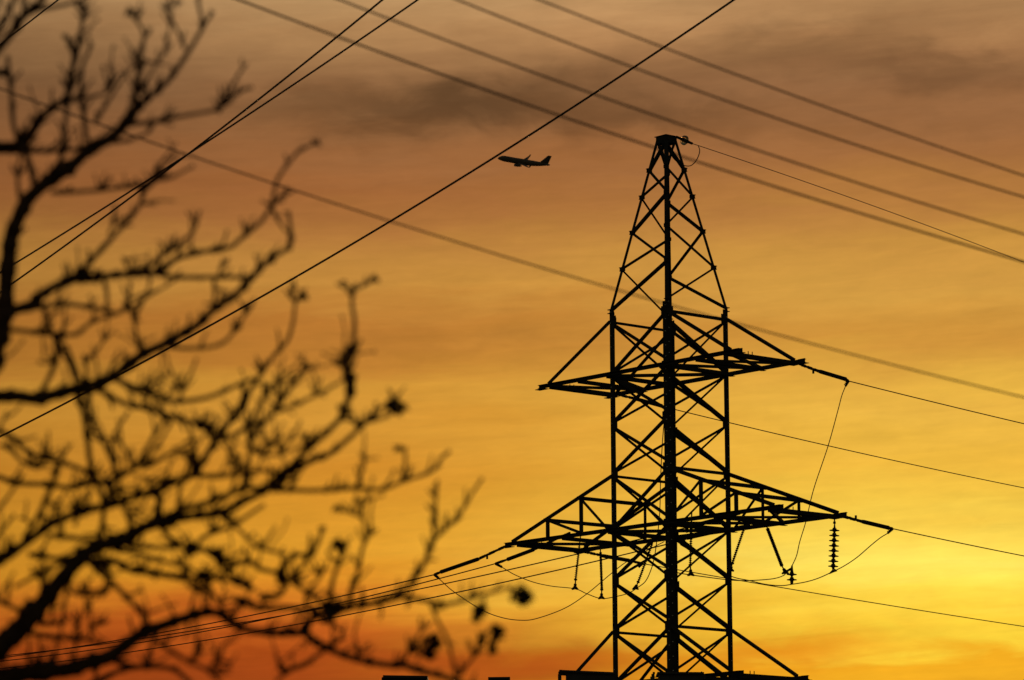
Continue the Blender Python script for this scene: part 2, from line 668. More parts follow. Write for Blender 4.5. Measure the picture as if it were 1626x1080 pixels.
def cross_arm(z, un0, un1, uf0, uf1, zb, truss):
    arm = empty('cross_arm', tp(0, 0, z))
    arm.parent = tower
    arm.location = arm.location - T0
    ORG[arm.name] = tp(0, 0, z)
    hb = .115
    for v, u0, u1 in ((-WV, un0, un1), (WV, uf0, uf1)):
        mb = MB()
        sg = 1 if v > 0 else -1
        mb.bar(tp(u0, v, z), tp(u1, v, z), .014, hb, zd)
        for dz in (-hb / 2 + .01, hb / 2 - .01):
            mb.bar(tp(u0, v + sg * .045, z + dz), tp(u1, v + sg * .045, z + dz), .076, .014, zd)
        # tip plates
        for u in (u0, u1):
            mb.bar(tp(u - .05 if u < 0 else u - .22, v - sg * .02, z - .02), tp(u + .22 if u < 0 else u + .05, v - sg * .02, z - .02), .02, .16, zd)
            mb.bar(tp(u - .1 if u < 0 else u - .3, v, z - hb / 2 - .02), tp(u + .3 if u < 0 else u + .1, v, z - hb / 2 - .02), .2, .016, zd)
        build(mb, 'arm_beam', M['steel'], arm)
    def member(*a):
        q = MB()
        q.bar(*a)
        build(q, 'cross_member', M['steel'], arm)
    for s_ in (-1, 1):
        ue = (un0 + uf0) / 2 + .40 if s_ < 0 else (un1 + uf1) / 2 - .45
        um = (s_ * A2 + ue) / 2
        for u, w in ((ue, .14), (um, .11), (s_ * (A2 + .02), .12)):
            q = MB()
            q.bar(tp(u, -WV, z - .04), tp(u, WV, z - .04), .08, w, zd)
            q.bar(tp(u + .10, -WV, z - .10), tp(u + .10, WV, z - .10), .11, .012, zd)
            if u == ue:
                # bolts standing on the end beam
                for k in (.3, .36):
                    q.box(tp(ue, -WV + 2 * WV * k, z + .07), .025, .025, .10)
            build(q, 'cross_member', M['steel'], arm)
        # plan diagonals
        member(tp(ue, -WV, z - .02), tp(um, WV, z - .02), .08, .08, zd)
        member(tp(um, WV, z - .02), tp(s_ * A2, -WV, z - .02), .08, .08, zd)
        if s_ > 0:
            member(tp(um, -WV, z - .05), tp(ue, WV, z - .05), .07, .07, zd)
    member(tp(-A2, -A2, z - .03), tp(A2, A2, z - .03), .10, .09, zd)
    member(tp(A2, -A2, z - .08), tp(-A2, A2, z - .08), .10, .07, zd)
    for s_ in (-1, 1):
        for sv, u0 in ((-1, un0 if s_ < 0 else un1), (1, uf0 if s_ < 0 else uf1)):
            n = vd * sv
            if not truss:
                mb = MB()
                mb.angle(tp(s_ * A2, sv * A2, zb - .02), tp(u0 - s_ * .38, sv * WV, z + .05), .115, n)
                build(mb, 'tie_rod', M['steel'], arm)
            else:
                mb = MB()
                L = u0 - s_ * A2
                a = tp(s_ * A2, sv * A2, zb - .04)
                b = tp(u0 - s_ * .28, sv * WV, z + .06)
                mb.angle(a, b, .12, n)
                build(mb, 'top_chord', M['steel'], arm)
                nodes = []
                for k in (.285, .60):
                    kk = k * L / (L - s_ * .28)
                    p = a.lerp(b, kk)
                    nodes.append(p)
                    q = MB()
                    q.bar(p + zd * .03, Vector((p.x, p.y, z)), .105, .02, n)
                    q.bar(p + zd * .03 - n * .04 + ud * .03, Vector((p.x, p.y, z)) - n * .04 + ud * .03, .02, .06, n)
                    build(q, 'truss_post', M['steel'], arm)
                for p, e_ in ((nodes[0] - zd * .05, tp(s_ * (A2 + .05), sv * WV, z + .04)), (nodes[1] - zd * .04, Vector((nodes[0].x, nodes[0].y, z + .06)))):
                    q = MB()
                    q.angle(p, e_, .085, n)
                    build(q, 'truss_brace', M['steel'], arm)
                tips.setdefault(('node', s_), []).append(nodes)
        if truss:
            (a0, a1), (b0, b1) = tips[('node', s_)]
            for p, q in ((a0, b0), (a1, b1)):
                d = (q - p).normalized()
                mb = MB()
                mb.angle(p - d * .10, q + d * .10, .10, zd)
                build(mb, 'truss_strut', M['steel'], arm)
    return arm


for z, xa, xc, xb, xd_, zb, tr in ((H1, 857, 1176, 966, 1277, B1, False), (H2, 803, 1241, 918, 1343, B2, True), (H3, 880, 1178, 990, 1282, B3, False)):
    un0, un1 = u_at(xa, -WV, z), u_at(xc, -WV, z)
    uf0, uf1 = u_at(xb, WV, z), u_at(xd_, WV, z)
    cross_arm(z, un0, un1, uf0, uf1, zb, tr)
    tips[z] = dict(A=tp(un0, -WV, z), C=tp(un1, -WV, z), B=tp(uf0, WV, z), D=tp(uf1, WV, z))

# ------------------------------------------------------------------ insulators and conductors
PXM = 54.6


def yr(Y0, px0, k):
    """depth along a conductor that leaves to the right (k>0) or left at an angle to the view"""
    return lambda px: Y0 + abs(px - px0) / PXM / math.tan(R(k))


YA1, YB1, YC1, YD1 = [tips[H1][k].y for k in 'ABCD']
YA2, YB2, YC2, YD2 = [tips[H2][k].y for k in 'ABCD']


def sheds(L, r_core, r_shed, pitch):
    prof = [(0, r_core * 1.2), (.03, r_core * 1.2)]
    n = max(3, int(L / pitch))
    for k in range(n):
        t = .04 + (L - .08) * (k + .2) / n
        d = (L - .08) / n
        prof += [(t, r_core), (t + d * .12, r_shed), (t + d * .34, r_shed * .98), (t + d * .62, r_core)]
    prof += [(L - .03, r_core * 1.2), (L, r_core * 1.2)]
    return prof


def strain(name, label, link, rod, clamp, tail, Yf, grp, r=.062, knob=None, core=.048):
    L0, L1 = [at(*p, Yf(p[0])) for p in link]
    R0, R1 = [at(*p, Yf(p[0])) for p in rod]
    C = at(*clamp, Yf(clamp[0]))
    Tl = at(*tail, Yf(clamp[0]))
    root = tag(empty(name, L0), label, 'insulator', grp)
    mb = MB()
    d = (L1 - L0).normalized()
    n = d.cross(zd).normalized()
    pieces = 6
    for k in range(pieces):
        a, b = L0.lerp(L1, k / pieces), L0.lerp(L1, (k + .86) / pieces)
        mb.bar(a, b, .075 if k % 2 else .058, .05, n)
        mb.box(a.lerp(b, .97), .045, .045, .085)
    mb.tube([L0, L1, R0], .02, 6)
    if knob:
        p = L0.lerp(L1, .72)
        mb.bar(p, p + zd * .13 * knob, .05, .04, n)
    build(mb, 'yoke_link', M['steel'], root)
    mb = MB()
    L = (R1 - R0).length
    mb.lathe(R0, R1, sheds(L, core, r, .05), 12)
    build(mb, 'shed_rod', M['rubber'], root)
    mb = MB()
    mb.lathe(R0 - (R1 - R0).normalized() * .04, R0 + (R1 - R0).normalized() * .05, [(0, .03), (.02, .055), (.07, .055), (.09, .03)], 10)
    mb.lathe(R1 - (R1 - R0).normalized() * .05, R1 + (R1 - R0).normalized() * .04, [(0, .03), (.02, .062), (.07, .062), (.09, .03)], 10)
    build(mb, 'end_fitting', M['steel'], root)
    mb = MB()
    mb.tube([R1, R1.lerp(C, .5), C], [.025, .045, .04], 6)
    mb.tube([C, C.lerp(Tl, .5), Tl], [.055, .045, .035], 6)
    t = (Tl - C).normalized()
    side = (R1 - C).normalized()
    side = (side - t * side.dot(t)).normalized()
    for k in (.35, .6, .85):
        p = C.lerp(Tl, k)
        mb.tube([p, p + side * .085], .014, 5)
    build(mb, 'dead_end_clamp', M['steel'], root)
    return C, Tl


G1 = 'horizontal strain insulators on the pylon'
f = yr(YD1, 1277, 40)
cR1, tR1 = strain('strain_insulator', 'sloping strain insulator off the right tip of the uppermost cross-arm', [(1269, 578), (1300, 589.5)], [(1302, 590), (1342, 602)], (1347, 605), (1342.5, 613.5), f, G1, knob=-1)
f = yr(YD2, 1343, 40)
cR3, tR3 = strain('strain_insulator', 'sloping strain insulator off the right tip of the middle truss cross-arm', [(1336, 819.5), (1368, 828)], [(1370, 828.4), (1410, 838)], (1417, 839.5), (1409.5, 847), f, G1, knob=1)
f = yr(YB1, 970, 40)
cR2, tR2 = strain('strain_insulator', 'strain insulator seen through the pylon body, just under the upper cross-arm', [(974, 625), (1006, 632.5)], [(1008, 633), (1050, 644.5)], (1058, 647), (1056, 655), f, G1)
f = yr(YB2, 922, 40)
cR4, tR4 = strain('strain_insulator', 'strain insulator below the left half of the truss arm, crossing behind the left pylon leg', [(924, 875.5), (955, 882)], [(957.5, 882.8), (998, 890)], (1020, 895), (1014, 901), f, G1)
f = yr(YA2, 803, 32)
cL1, tL1 = strain('strain_insulator', 'long strain insulator sloping down left from the left tip of the truss arm', [(806, 866), (761, 887)], [(759, 888), (701, 908)], (690, 912.5), (697, 919), f, G1, knob=-1)
f = yr(YA2 + 1.8, 912, 32)
cL2, tL2 = strain('strain_insulator', 'strain insulator emerging below the left truss arm, second from its tip', [(905, 846), (849, 872)], [(847, 873), (807, 888)], (787, 895), (797.5, 901), f, G1, knob=-1)
f = yr(YC2 + 1.0, 1190, 32)
cL4, tL4 = strain('strain_insulator', 'strain insulator half hidden right of the thick pylon leg, under the truss arm', [(1190, 834), (1132, 845)], [(1128, 846), (1092, 854)], (1081, 859), (1082, 866), f, G1)
cL3, tL3 = strain('strain_insulator', 'strain insulator hidden among the right truss arm beams beside the thick leg', [(1196, 809), (1150, 822)], [(1147, 823), (1104, 834)], (1090, 838), (1091, 846), f, G1)


def susp(label, top, bot, clamp, Y, r, pitch, core, hook=None):
    Tq, Bq, Cq = at(*top, Y), at(*bot, Y), at(*clamp, Y)
    root = tag(empty('suspension_insulator', Tq), label, 'insulator', 'jumper-holding insulators hung under the truss arm')
    mb = MB()
    mb.lathe(Tq, Bq, sheds((Bq - Tq).length, core, r, pitch), 12)
    build(mb, 'shed_rod', M['rubber'], root)
    mb = MB()
    a = at(*(hook or (top[0], top[1] - 9)), Y)
    mb.tube([a, Tq], .022, 6)
    mb.lathe(Bq - (Bq - Tq).normalized() * .02, Cq, [(0, .05), (.05, .05), (.06, .02), ((Cq - Bq).length * .55, .02), ((Cq - Bq).length * .6, .045), ((Cq - Bq).length * .8, .045), ((Cq - Bq).length, .02)], 8)
    build(mb, 'end_fitting', M['steel'], root)
    mb = MB()
    mb.tube([Cq + Vector((-.10, 0, -.04)), Cq + Vector((-.04, 0, -.01)), Cq + Vector((0, 0, .05)), Cq + Vector((.04, 0, -.01)), Cq + Vector((.10, 0, -.04))], [.02, .045, .06, .045, .02], 8)
    build(mb, 'jumper_clamp', M['steel'], root)


susp('thin ribbed insulator hanging under the left truss arm, farthest left', (920.5, 862), (914, 920), (913, 934), YB2 - 1.5, .046, .062, .020, (922, 850))
susp('thick dark insulator hanging just left of the left pylon leg', (953.6, 877), (955.6, 936), (955, 949), YB2 - .3, .048, .05, .034, (953, 868))
susp('slanting ribbed insulator seen between the left leg and the thick leg', (1036, 862), (1013.5, 924), (1009, 934), YB2 + 1.5, .048, .062, .024, (1038.5, 853))
susp('thin ribbed insulator hanging just right of the thick pylon leg', (1098, 826), (1096, 897), (1097, 912), YC2 + 1.2, .046, .062, .020, (1098.5, 812))
susp('slanting ribbed insulator whose foot is hidden by the right pylon leg', (1181.5, 839), (1163, 894), (1160, 905), YD2 + 1.0, .048, .062, .024, (1184, 826))
susp('thick slanting insulator ending at the two-disc insulator right of the pylon', (1218.5, 839), (1241, 897.5), (1247, 909), YD2 + .2, .056, .05, .044, (1216, 831))


def discs(label, ys, xt, xb, ytop, ybot, Y, rr):
    a, b = at(xt, ytop, Y), at(xb, ybot, Y)
    root = tag(empty('disc_insulator', a), label, 'insulator', 'cap-and-pin disc insulators right of the pylon')
    mb = MB()
    prof = [(0, .02)]
    L = (b - a).length
    for y in ys:
        t = (y - ytop) / (ybot - ytop) * L
        prof += [(t - .075, .028), (t - .06, .052), (t - .02, .065), (t - .012, rr * .7), (t, rr), (t + .015, rr), (t + .026, rr * .55), (t + .035, .05), (t + .055, .035)]
    prof.append((L, .025))
    mb.lathe(a, b, prof, 20)
    build(mb, 'disc_string', M['porcelain'], root)
    return root, a, b


ydisc = [842, 850.2, 858.4, 866.6, 874.6, 882.8, 891, 899]
rt_, a_, b_ = discs('long string of eight dark discs hanging from the right truss arm tip', ydisc, 1325.3, 1322.8, 833, 905, YD2 + .1, .145)
mb = MB()
mb.tube([at(1325, 822, YD2 + .1), a_], .022, 6)
mb.box(at(1325, 830, YD2 + .1), .075, .05, .06)
mb.tube([b_ + Vector((-.11, 0, -.11)), b_ + Vector((0, 0, -.03)), b_ + Vector((.09, 0, -.02)), b_ + Vector((.03, 0, .03))], [.015, .045, .04, .02], 8)
build(mb, 'end_fitting', M['steel'], rt_)
rt_, a_, b_ = discs('short stub of two dark discs on the jumper wires right of the pylon', [912, 920.4], 1257.3, 1257.3, 903, 926.5, YD2 + .2, .145)
mb = MB()
mb.tube([at(1247, 909, YD2 + .2), at(1252, 905.5, YD2 + .2), at(1257, 903, YD2 + .2)], [.05, .035, .045], 6)
mb.tube([at(1257.6, 898, YD2 + .2), at(1257.3, 908, YD2 + .2)], [.025, .05], 6)
mb.tube([at(1257.2, 919, YD2 + .2), at(1257.3, 927.5, YD2 + .2)], [.06, .045], 6)
build(mb, 'end_fitting', M['steel'], rt_)


def cat(pts, n=10):
    """smooth curve through points"""
    P = [pts[0] * 2 - pts[1]] + pts + [pts[-1] * 2 - pts[-2]]
    out = []
    for i in range(1, len(P) - 2):
        p0, p1, p2, p3 = P[i - 1:i + 3]
        for k in range(n):
            t = k / n
            out.append(.5 * ((2 * p1) + (p2 - p0) * t + (2 * p0 - 5 * p1 + 4 * p2 - p3) * t * t + (3 * p1 - p0 - 3 * p2 + p3) * t ** 3))
    out.append(pts[-1])
    return out


RW = .0155


def jumper(label, pts, Y0, Y1, ends=(None, None)):
    n = len(pts) - 1
    P = [at(x, y, Y0 + (Y1 - Y0) * i / n) for i, (x, y) in enumerate(pts)]
    if ends[0]:
        P[0] = ends[0]
    if ends[1]:
        P[-1] = ends[1]
    mb = MB()
    mb.tube(cat(P, 8), RW * .95, 6)
    tag(build(mb, 'jumper_wire', M['wire'], None, True), label, 'wire', 'slack jumper wires around the pylon')


jumper('deep sagging jumper wire loop in front of the left pylon leg', [(697, 919), (721, 940), (765, 968.5), (798, 981), (828, 985), (853, 982), (896.5, 966), (932, 943), (971, 910.5), (1000, 889), (1055, 860)], tL1.y, YB2 + 1.5, (tL1, None))
jumper('jumper wire running through the three insulators left of the thick leg', [(797.5, 901), (818, 913), (847, 924.5), (877, 931), (913, 935), (932, 943), (955, 950.5), (979.5, 947), (998, 942), (1011, 934), (1025, 923), (1034, 904), (1039, 885), (1043, 858), (1047.5, 815), (1049, 760), (1052, 700), (1056, 655)], tL2.y, YB1 + 1.0, (tL2, tR2))
jumper('long jumper wire dropping from the upper right insulator to the two-disc stub', [(1342.5, 613.5), (1336.5, 629), (1331, 650), (1315, 708), (1292, 777), (1280, 827), (1270, 860), (1265, 882), (1257.5, 899)], tR1.y, YD2 + .2, (tR1, None))
jumper('curved jumper wire sweeping under the eight-disc string', [(1409.5, 847), (1398, 854), (1383, 866), (1361, 885), (1340, 899), (1322, 908), (1300, 918), (1280, 924), (1257, 928), (1240, 930), (1216, 928), (1190, 922), (1162, 915.5), (1128, 897), (1104, 879), (1082, 866)], tR3.y, tL4.y, (tR3, tL4))
jumper('flat jumper wire from the thick leg to the slanting insulator', [(1060, 905), (1078, 910), (1097, 913), (1149, 920), (1175, 922), (1200, 921.5), (1228, 919), (1244, 914), (1249, 908)], YC2 + 1.2, YD2 + .2)


def conductor(label, P0, azd, pts, extra, r=RW, name='conductor_wire', grp='conductors strung from the pylon'):
    d = Vector((math.sin(R(azd)), math.cos(R(azd)), 0))
    s = []
    for px, py in pts:
        lo, hi = 0.0, 600.0
        sgn = 1 if azd > 0 else -1
        for _ in range(60):
            mid = (lo + hi) / 2
            q = P0 + d * mid - CAM
            z_g = 0
            xx = W / 2 + F_PX * q.dot(rt) / q.dot(fwd)
            if (xx - px) * sgn < 0:
                lo = mid
            else:
                hi = mid
        q = P0 + d * lo
        # height from the pixel row
        a = at(px, py, q.y)
        s.append((lo, a.z - P0.z))
    (l1, z1), (l2, z2) = s
    c = (z2 / l2 - z1 / l1) / (l2 - l1)
    b = z1 / l1 - c * l1
    mb = MB()
    Lm = l2 + extra
    P = []
    for k in range(121):
        L = Lm * k / 120
        z = b * L + c * L * L if L <= l2 else b * l2 + c * l2 * l2 + (b + 2 * c * l2) * (L - l2) + max(c, .0005) * (L - l2) ** 2
        P.append(P0 + d * L + zd * z)
    mb.tube(P, r, 6)
    tag(build(mb, name, M['wire'], None, True), label, 'wire', grp)


conductor('uppermost thin conductor leaving right from the upper arm tip', cR1, 40, [(1486, 639.5), (1626, 673)], 60)
conductor('thin conductor passing behind the right pylon leg below the upper arm', cR2, 40, [(1315, 708), (1626, 775)], 60)
conductor('thin conductor leaving right from the truss arm tip insulator', cR3, 40, [(1520, 861.5), (1626, 883)], 60)
conductor('lowest thin conductor crossing the bright lower right sky', cR4, 40, [(1240, 933), (1626, 995)], 60)
conductor('thin conductor running left from the truss arm tip insulator', cL1, -32, [(380, 981), (0, 1045)], 40, .0185)
conductor('thin conductor running left from the second truss arm insulator', cL2, -32, [(380, 992), (0, 1050)], 40, .0185)
conductor('thin conductor passing left just below the left truss arm', cL3, -32, [(780, 911), (0, 1042)], 40, .0185)
conductor('lowest thin conductor going left past the dark branches', cL4, -32, [(780, 929), (0, 1062)], 40, .0185)

# earth wire at the top of the peak
tipY = tp(PK_S, PK_S, 0).y
fe = yr(tipY, 1076, 40)
e0, e1 = at(1074, 217.5, fe(1074)), at(1099, 228, fe(1099))
root = tag(empty('glass_insulator', e0), 'small glass disc insulator tinted orange for refracted sky glow at the pylon peak', 'insulator')
mb = MB()
mb.tube([e0, e0.lerp(e1, .36)], .042, 8)
mb.tube([e0.lerp(e1, .55), e0.lerp(e1, .7), e0.lerp(e1, .78), e1], [.06, .06, .042, .04], 8)
mb.tube([e0.lerp(e1, .3), e0.lerp(e1, .62)], .05, 8)
build(mb, 'metal_fitting', M['steel'], root)
ax = (e1 - e0).normalized()
mb = MB()
c0 = e0.lerp(e1, .36)
prof = [(0, .052), (.02, .10), (.05, .135), (.10, .15), (.125, .15), (.135, .14), (.10, .125), (.128, .115), (.132, .105), (.10, .09), (.125, .08), (.10, .053)]
mb.lathe(c0, e1, prof, 28)
build(mb, 'glass_disc', M['glass'], root, True)
conductor('thin earth wire descending right from the pylon peak', e1, 40, [(1350, 314), (1626, 417)], 60, .011)
jumper('small loop of wire hanging below the glass disc at the peak', [(1109, 232), (1111, 239), (1109, 248), (1104, 257), (1097, 263), (1089, 263.5), (1080, 260.5), (1070, 252), (1062, 240)], fe(1109), tipY - .2)


# ------------------------------------------------------------------ other overhead lines
def line(label, pts, Y0, Y1, r0, grp, ext=(500, 500), name='overhead_cable', n=80):
    """sagging line through three photo points; 1/depth runs evenly so that a straight stretch stays straight"""
    (xa, ya), (xb, yb), (xc, yc) = pts
    P = []
    for k in range(n + 1):
        x = xa - ext[0] + (xc - xa + ext[0] + ext[1]) * k / n
        y = (ya * (x - xb) * (x - xc) / ((xa - xb) * (xa - xc)) + yb * (x - xa) * (x - xc) / ((xb - xa) * (xb - xc)) + yc * (x - xa) * (x - xb) / ((xc - xa) * (xc - xb)))
        t = (x - xa) / (xc - xa)
        iy = (1 / Y0) * (1 - t) + (1 / Y1) * t
        P.append(at(x, y, 1 / max(iy, 1 / (2.2 * max(Y0, Y1)))))
    mb = MB()
    mb.tube(P, r0, 8)
    tag(build(mb, name, M['wire'], None, True), label, 'cable', grp)


g1 = 'sharp black cables crossing up to the right'
line('long black cable rising from left edge to top centre, passing close to the airliner', [(0, 693.5), (480, 434), (1165, 0)], 62, 52, .0165, g1)
line('upper of two crossing black cables, reaching the top edge leftmost', [(13, 455), (280, 259), (607, 0)], 60, 50, .0145, g1)
line('lower of two crossing black cables, reaching the top edge farther right', [(0, 433), (280, 257), (663, 0)], 60, 52, .0140, g1)
line('short stretch of black cable across the top left corner', [(0, 71), (46, 35.5), (92, 0)], 58, 54, .0120, g1, (300, 300))
g2 = 'blurred near cables sloping down to the right'
for lab, pts, r0, Y in (('blurred brown cable passing just behind the pylon peak', [(380, 0), (1038, 234), (1626, 416)], .0050, 15),
                        ('blurred brown cable second from the pylon peak, above it', [(540, 0), (1053, 188), (1626, 372)], .0046, 15.2),
                        ('blurred brown cable third from the pylon peak, above it', [(727, 0), (1178, 169), (1626, 313)], .0046, 15.4),
                        ('topmost blurred brown cable in the upper right sky', [(857, 0), (1130, 104), (1626, 279)], .0044, 15.6),
                        ('faint blurred cable crossing low behind the middle of the pylon', [(6, 143), (647, 360), (1626, 631)], .0036, 14.5)):
    line(lab, pts, Y, Y + 1.5, r0, g2, (700, 700))

# ------------------------------------------------------------------ airliner
PY = 2600.0
nose, tail = at(790.3, 250.6, PY), at(873.0, 264.2, PY + 3)
ax = (nose - tail)
LEN = ax.length
ax.normalize()
side = ax.cross(zd).normalized()
# heading left: port side faces the camera
port = Vector((0, -1, 0))
port = (port - ax * port.dot(ax)).normalized()
upv = (ax.cross(port) * -1).normalized()
if upv.z < 0:
    upv = -upv
bank = R(27)
port, upv = port * math.cos(bank) - upv * math.sin(bank), upv * math.cos(bank) + port * math.sin(bank)
mid = tail.lerp(nose, .5)
jet = tag(empty('airliner', mid), 'small dark twin-engine airliner climbing to the left below the clouds', 'airplane')
k = LEN / 36.0


def ap(x, y, z):
    """x metres aft of the nose, y to port, z up"""
    return nose - ax * x * k + port * y * k + upv * z * k


def loft(mb, secs, n=20):
    o = len(mb.v)
    for x, zc, ry, rz in secs:
        for i in range(n):
            w = 2 * math.pi * i / n
            mb.v.append(tuple(ap(x, 1.12 * ry * math.cos(w), zc + 1.18 * rz * math.sin(w))))
    for i in range(len(secs) - 1):
        for j in range(n):
            a, b = o + i * n + j, o + i * n + (j + 1) % n
            mb.f.append((a, b, b + n, a + n))
    mb.f.append(tuple(o + j for j in range(n)))
    mb.f.append(tuple(o + (len(secs) - 1) * n + j for j in range(n)))


mb = MB()
loft(mb, [(0, -.35, .05, .05), (.4, -.25, .55, .5), (1.2, -.1, 1.0, .95), (2.5, .1, 1.35, 1.4), (4.2, .15, 1.5, 1.7), (6, .1, 1.5, 1.72), (13, .0, 1.5, 1.72), (14.5, -.1, 1.6, 1.85), (19, -.1, 1.6, 1.85), (21, 0, 1.5, 1.72),
          (24, .1, 1.5, 1.65), (28, .35, 1.25, 1.35), (32, .7, .85, .9), (35, .9, .4, .45), (36, .95, .22, .25)])
build(mb, 'fuselage', M['plane'], jet, True)


def foil(mb, secs):
    """secs: (x_lead, chord, y, z, thickness)"""
    o = len(mb.v)
    shape = [(0, 0), (.15, .5), (.4, .6), (1, 0.03), (1, -.03), (.4, -.4), (.15, -.35)]
    n = len(shape)
    for x, c, y, z, th, vert in secs:
        for s_, t in shape:
            mb.v.append(tuple(ap(x + s_ * c, y + (t * th * c if vert else 0), z + (0 if vert else t * th * c))))
    for i in range(len(secs) - 1):
        for j in range(n):
            a, b = o + i * n + j, o + i * n + (j + 1) % n
            mb.f.append((a, b, b + n, a + n))
    mb.f.append(tuple(o + j for j in range(n)))
    mb.f.append(tuple(o + (len(secs) - 1) * n + j for j in range(n)))


for sg in (1, -1):
    mb = MB()
    foil(mb, [(13.0, 6.4, sg * 1.0, -1.1, .13, False), (16.0, 4.0, sg * 5.0, -.75, .12, False), (20.2, 1.7, sg * 13.4, .25, .10, False)])
    w_ = build(mb, 'wing', M['plane'], jet)
    mb = MB()
    foil(mb, [(20.2, 1.7, sg * 13.4, .25, .09, False), (21.0, 1.3, sg * 13.95, .8, .09, False), (22.1, .7, sg * 14.4, 2.3, .09, False)])
    build(mb, 'winglet', M['plane'], w_)
    mb = MB()
    cy, cz = sg * 4.6, -1.85
    o = len(mb.v)
    secs = [(11.6, .62), (11.7, .85), (12.6, .98), (14.2, .95), (15.6, .72), (16.4, .45), (16.9, .12)]
    for x, r_ in secs:
        for i in range(14):
            w = 2 * math.pi * i / 14
            mb.v.append(tuple(ap(x, cy + r_ * math.cos(w), cz + r_ * math.sin(w))))
    for i in range(len(secs) - 1):
        for j in range(14):
            a, b = o + i * 14 + j, o + i * 14 + (j + 1) % 14
            mb.f.append((a, b, b + 14, a + 14))
    mb.f.append(tuple(o + j for j in range(14)))
    mb.f.append(tuple(o + 6 * 14 + j for j in range(14)))
    foil(mb, [(13.0, 3.2, cy, -1.1, .10, True), (14.0, 3.2, cy, -.8, .10, True)])
    build(mb, 'engine', M['plane'], jet, True)
    mb = MB()
    foil(mb, [(31.2, 3.0, sg * .5, 1.1, .10, False), (33.6, 1.3, sg * 6.0, 1.7, .09, False)])
    build(mb, 'tailplane', M['plane'], jet)
mb = MB()
foil(mb, [(26.0, 8.5, 0, 1.3, .06, True), (29.0, 5.8, 0, 2.0, .09, True), (33.6, 2.5, 0, 7.3, .09, True)])
build(mb, 'tail_fin', M['plane'], jet)

# ------------------------------------------------------------------ roof with ventilation shafts
BY = 92.0
roof_z = at(800, 1140, BY).z
xl, xr = at(470, 1100, BY).x, at(1160, 1100, BY).x
bld = tag(empty('flat_roofed_building', ((xl + xr) / 2, BY + 4, 0)), 'dark flat-roofed building whose roof edge lies just below the picture', 'building')
mb = MB()
mb.box(((xl + xr) / 2, BY + 4, roof_z / 2), xr - xl, 12, roof_z)
build(mb, 'wall', M['wall'], bld)
mb = MB()
for yy in (BY - 2.05, BY + 10.05):
    mb.box(((xl + xr) / 2, yy, roof_z + .1), xr - xl + .3, .2, .3)
for xx in (xl - .05, xr + .05):
    mb.box((xx, BY + 4, roof_z + .1), .2, 11.85, .3)
build(mb, 'parapet', M['sheet'], bld)
for i in range(6):
    x = xl + (xr - xl) * (i + .5) / 6
    for zz in (1.6, 4.4):
        mb = MB()
        mb.box((x, BY - 2.01, zz + .6), 1.1, .08, 1.4)
        build(mb, 'window', M['sheet'], bld)


def vent(label, Y, shaft, cap, post, knob=None, sill=None):
    """shaft (x0, x1, y0, y1 rows at its ends), cap (x0, y0, x1, y1, depth px), post (x0, x1, y)"""
    base = at((shaft[0] + shaft[1]) / 2, 1080, Y)
    root = tag(empty('roof_vent', (base.x, Y, roof_z)), label, 'roof vent', 'ventilation shafts on the flat roof')
    dep = .9

    def slab(mb, x0, y0, x1, y1, hpx, Yc, d):
        a, b = at(x0, y0, Yc), at(x1, y1, Yc)
        h = hpx * Yc / F_PX
        c = []
        for zz in (-h, 0):
            c += [a + Vector((0, 0, zz)), b + Vector((0, 0, zz)), b + Vector((0, d, zz)), a + Vector((0, d, zz))]
        mb.hexa(c)
    mb = MB()
    a, b = at(shaft[0], 1060, Y), at(shaft[1], 1060, Y)
    za, zb_ = at(shaft[0], shaft[2] + 1.5, Y).z, at(shaft[1], shaft[3] + 1.5, Y).z
    mb.hexa([Vector((a.x, Y, roof_z)), Vector((b.x, Y, roof_z)), Vector((b.x, Y + dep, roof_z)), Vector((a.x, Y + dep, roof_z)),
             Vector((a.x, Y, za)), Vector((b.x, Y, zb_)), Vector((b.x, Y + dep, zb_)), Vector((a.x, Y + dep, za))])
    build(mb, 'shaft', M['sheet'], root)
    mb = MB()
    slab(mb, cap[0], cap[1], cap[2], cap[3], cap[4], Y - .08, dep + .2)
    build(mb, 'cap', M['sheet'], root)
    if post:
        mb = MB()
        p0, p1 = at(post[0], post[2], Y), at(post[1], post[2], Y)
        w = p1.x - p0.x
        for yy in (Y + .05, Y + dep - .05):
            mb.box(((p0.x + p1.x) / 2, yy, (roof_z + p0.z) / 2), w, .1, p0.z - roof_z)
        mb.box(((p0.x + p1.x) / 2 + .02, Y + .05, p0.z + .02), w * .7, .1, .05)
        build(mb, 'corner_post', M['sheet'], root)
        mb = MB()
        r0 = at(post[1] + 1, post[2] + 5, Y)
        mb.tube([(p1.x - .02, Y + .05, r0.z), (a.x + .02, Y + .05, r0.z)], .012, 5)
        build(mb, 'brace_rod', M['sheet'], root)
    if knob:
        mb = MB()
        q = at(*knob, Y)
        mb.lathe(q + Vector((0, .3, -.16)), q + Vector((0, .3, .03)), [(0, .10), (.08, .10), (.12, .05), (.16, .03), (.18, .01)], 10)
        build(mb, 'finial', M['sheet'], root)
    return root


vent('wide roof vent left of the pylon base, its corner post showing a gap', 92.0, (899, 976, 1065, 1069), (888, 1063.6, 977, 1067.4, 3), (886.5, 891.5, 1066.5))
vent('roof vent in front of the thick pylon leg with a small finial', 91.5, (1047, 1116, 1068, 1068), (1044, 1066.8, 1118, 1067.2, 3), (1034.5, 1039.5, 1070), (1115, 1066))
vent('low roof vent below the branches, leftmost on the skyline', 93.0, (617, 678, 1074, 1074), (608, 1072.2, 679, 1073.2, 4), (606, 611, 1075.5))
vent('smallest low roof vent in the gap between branches and pylon', 93.5, (777, 808, 1076, 1076), (775, 1075.2, 810, 1074.8, 3), None)

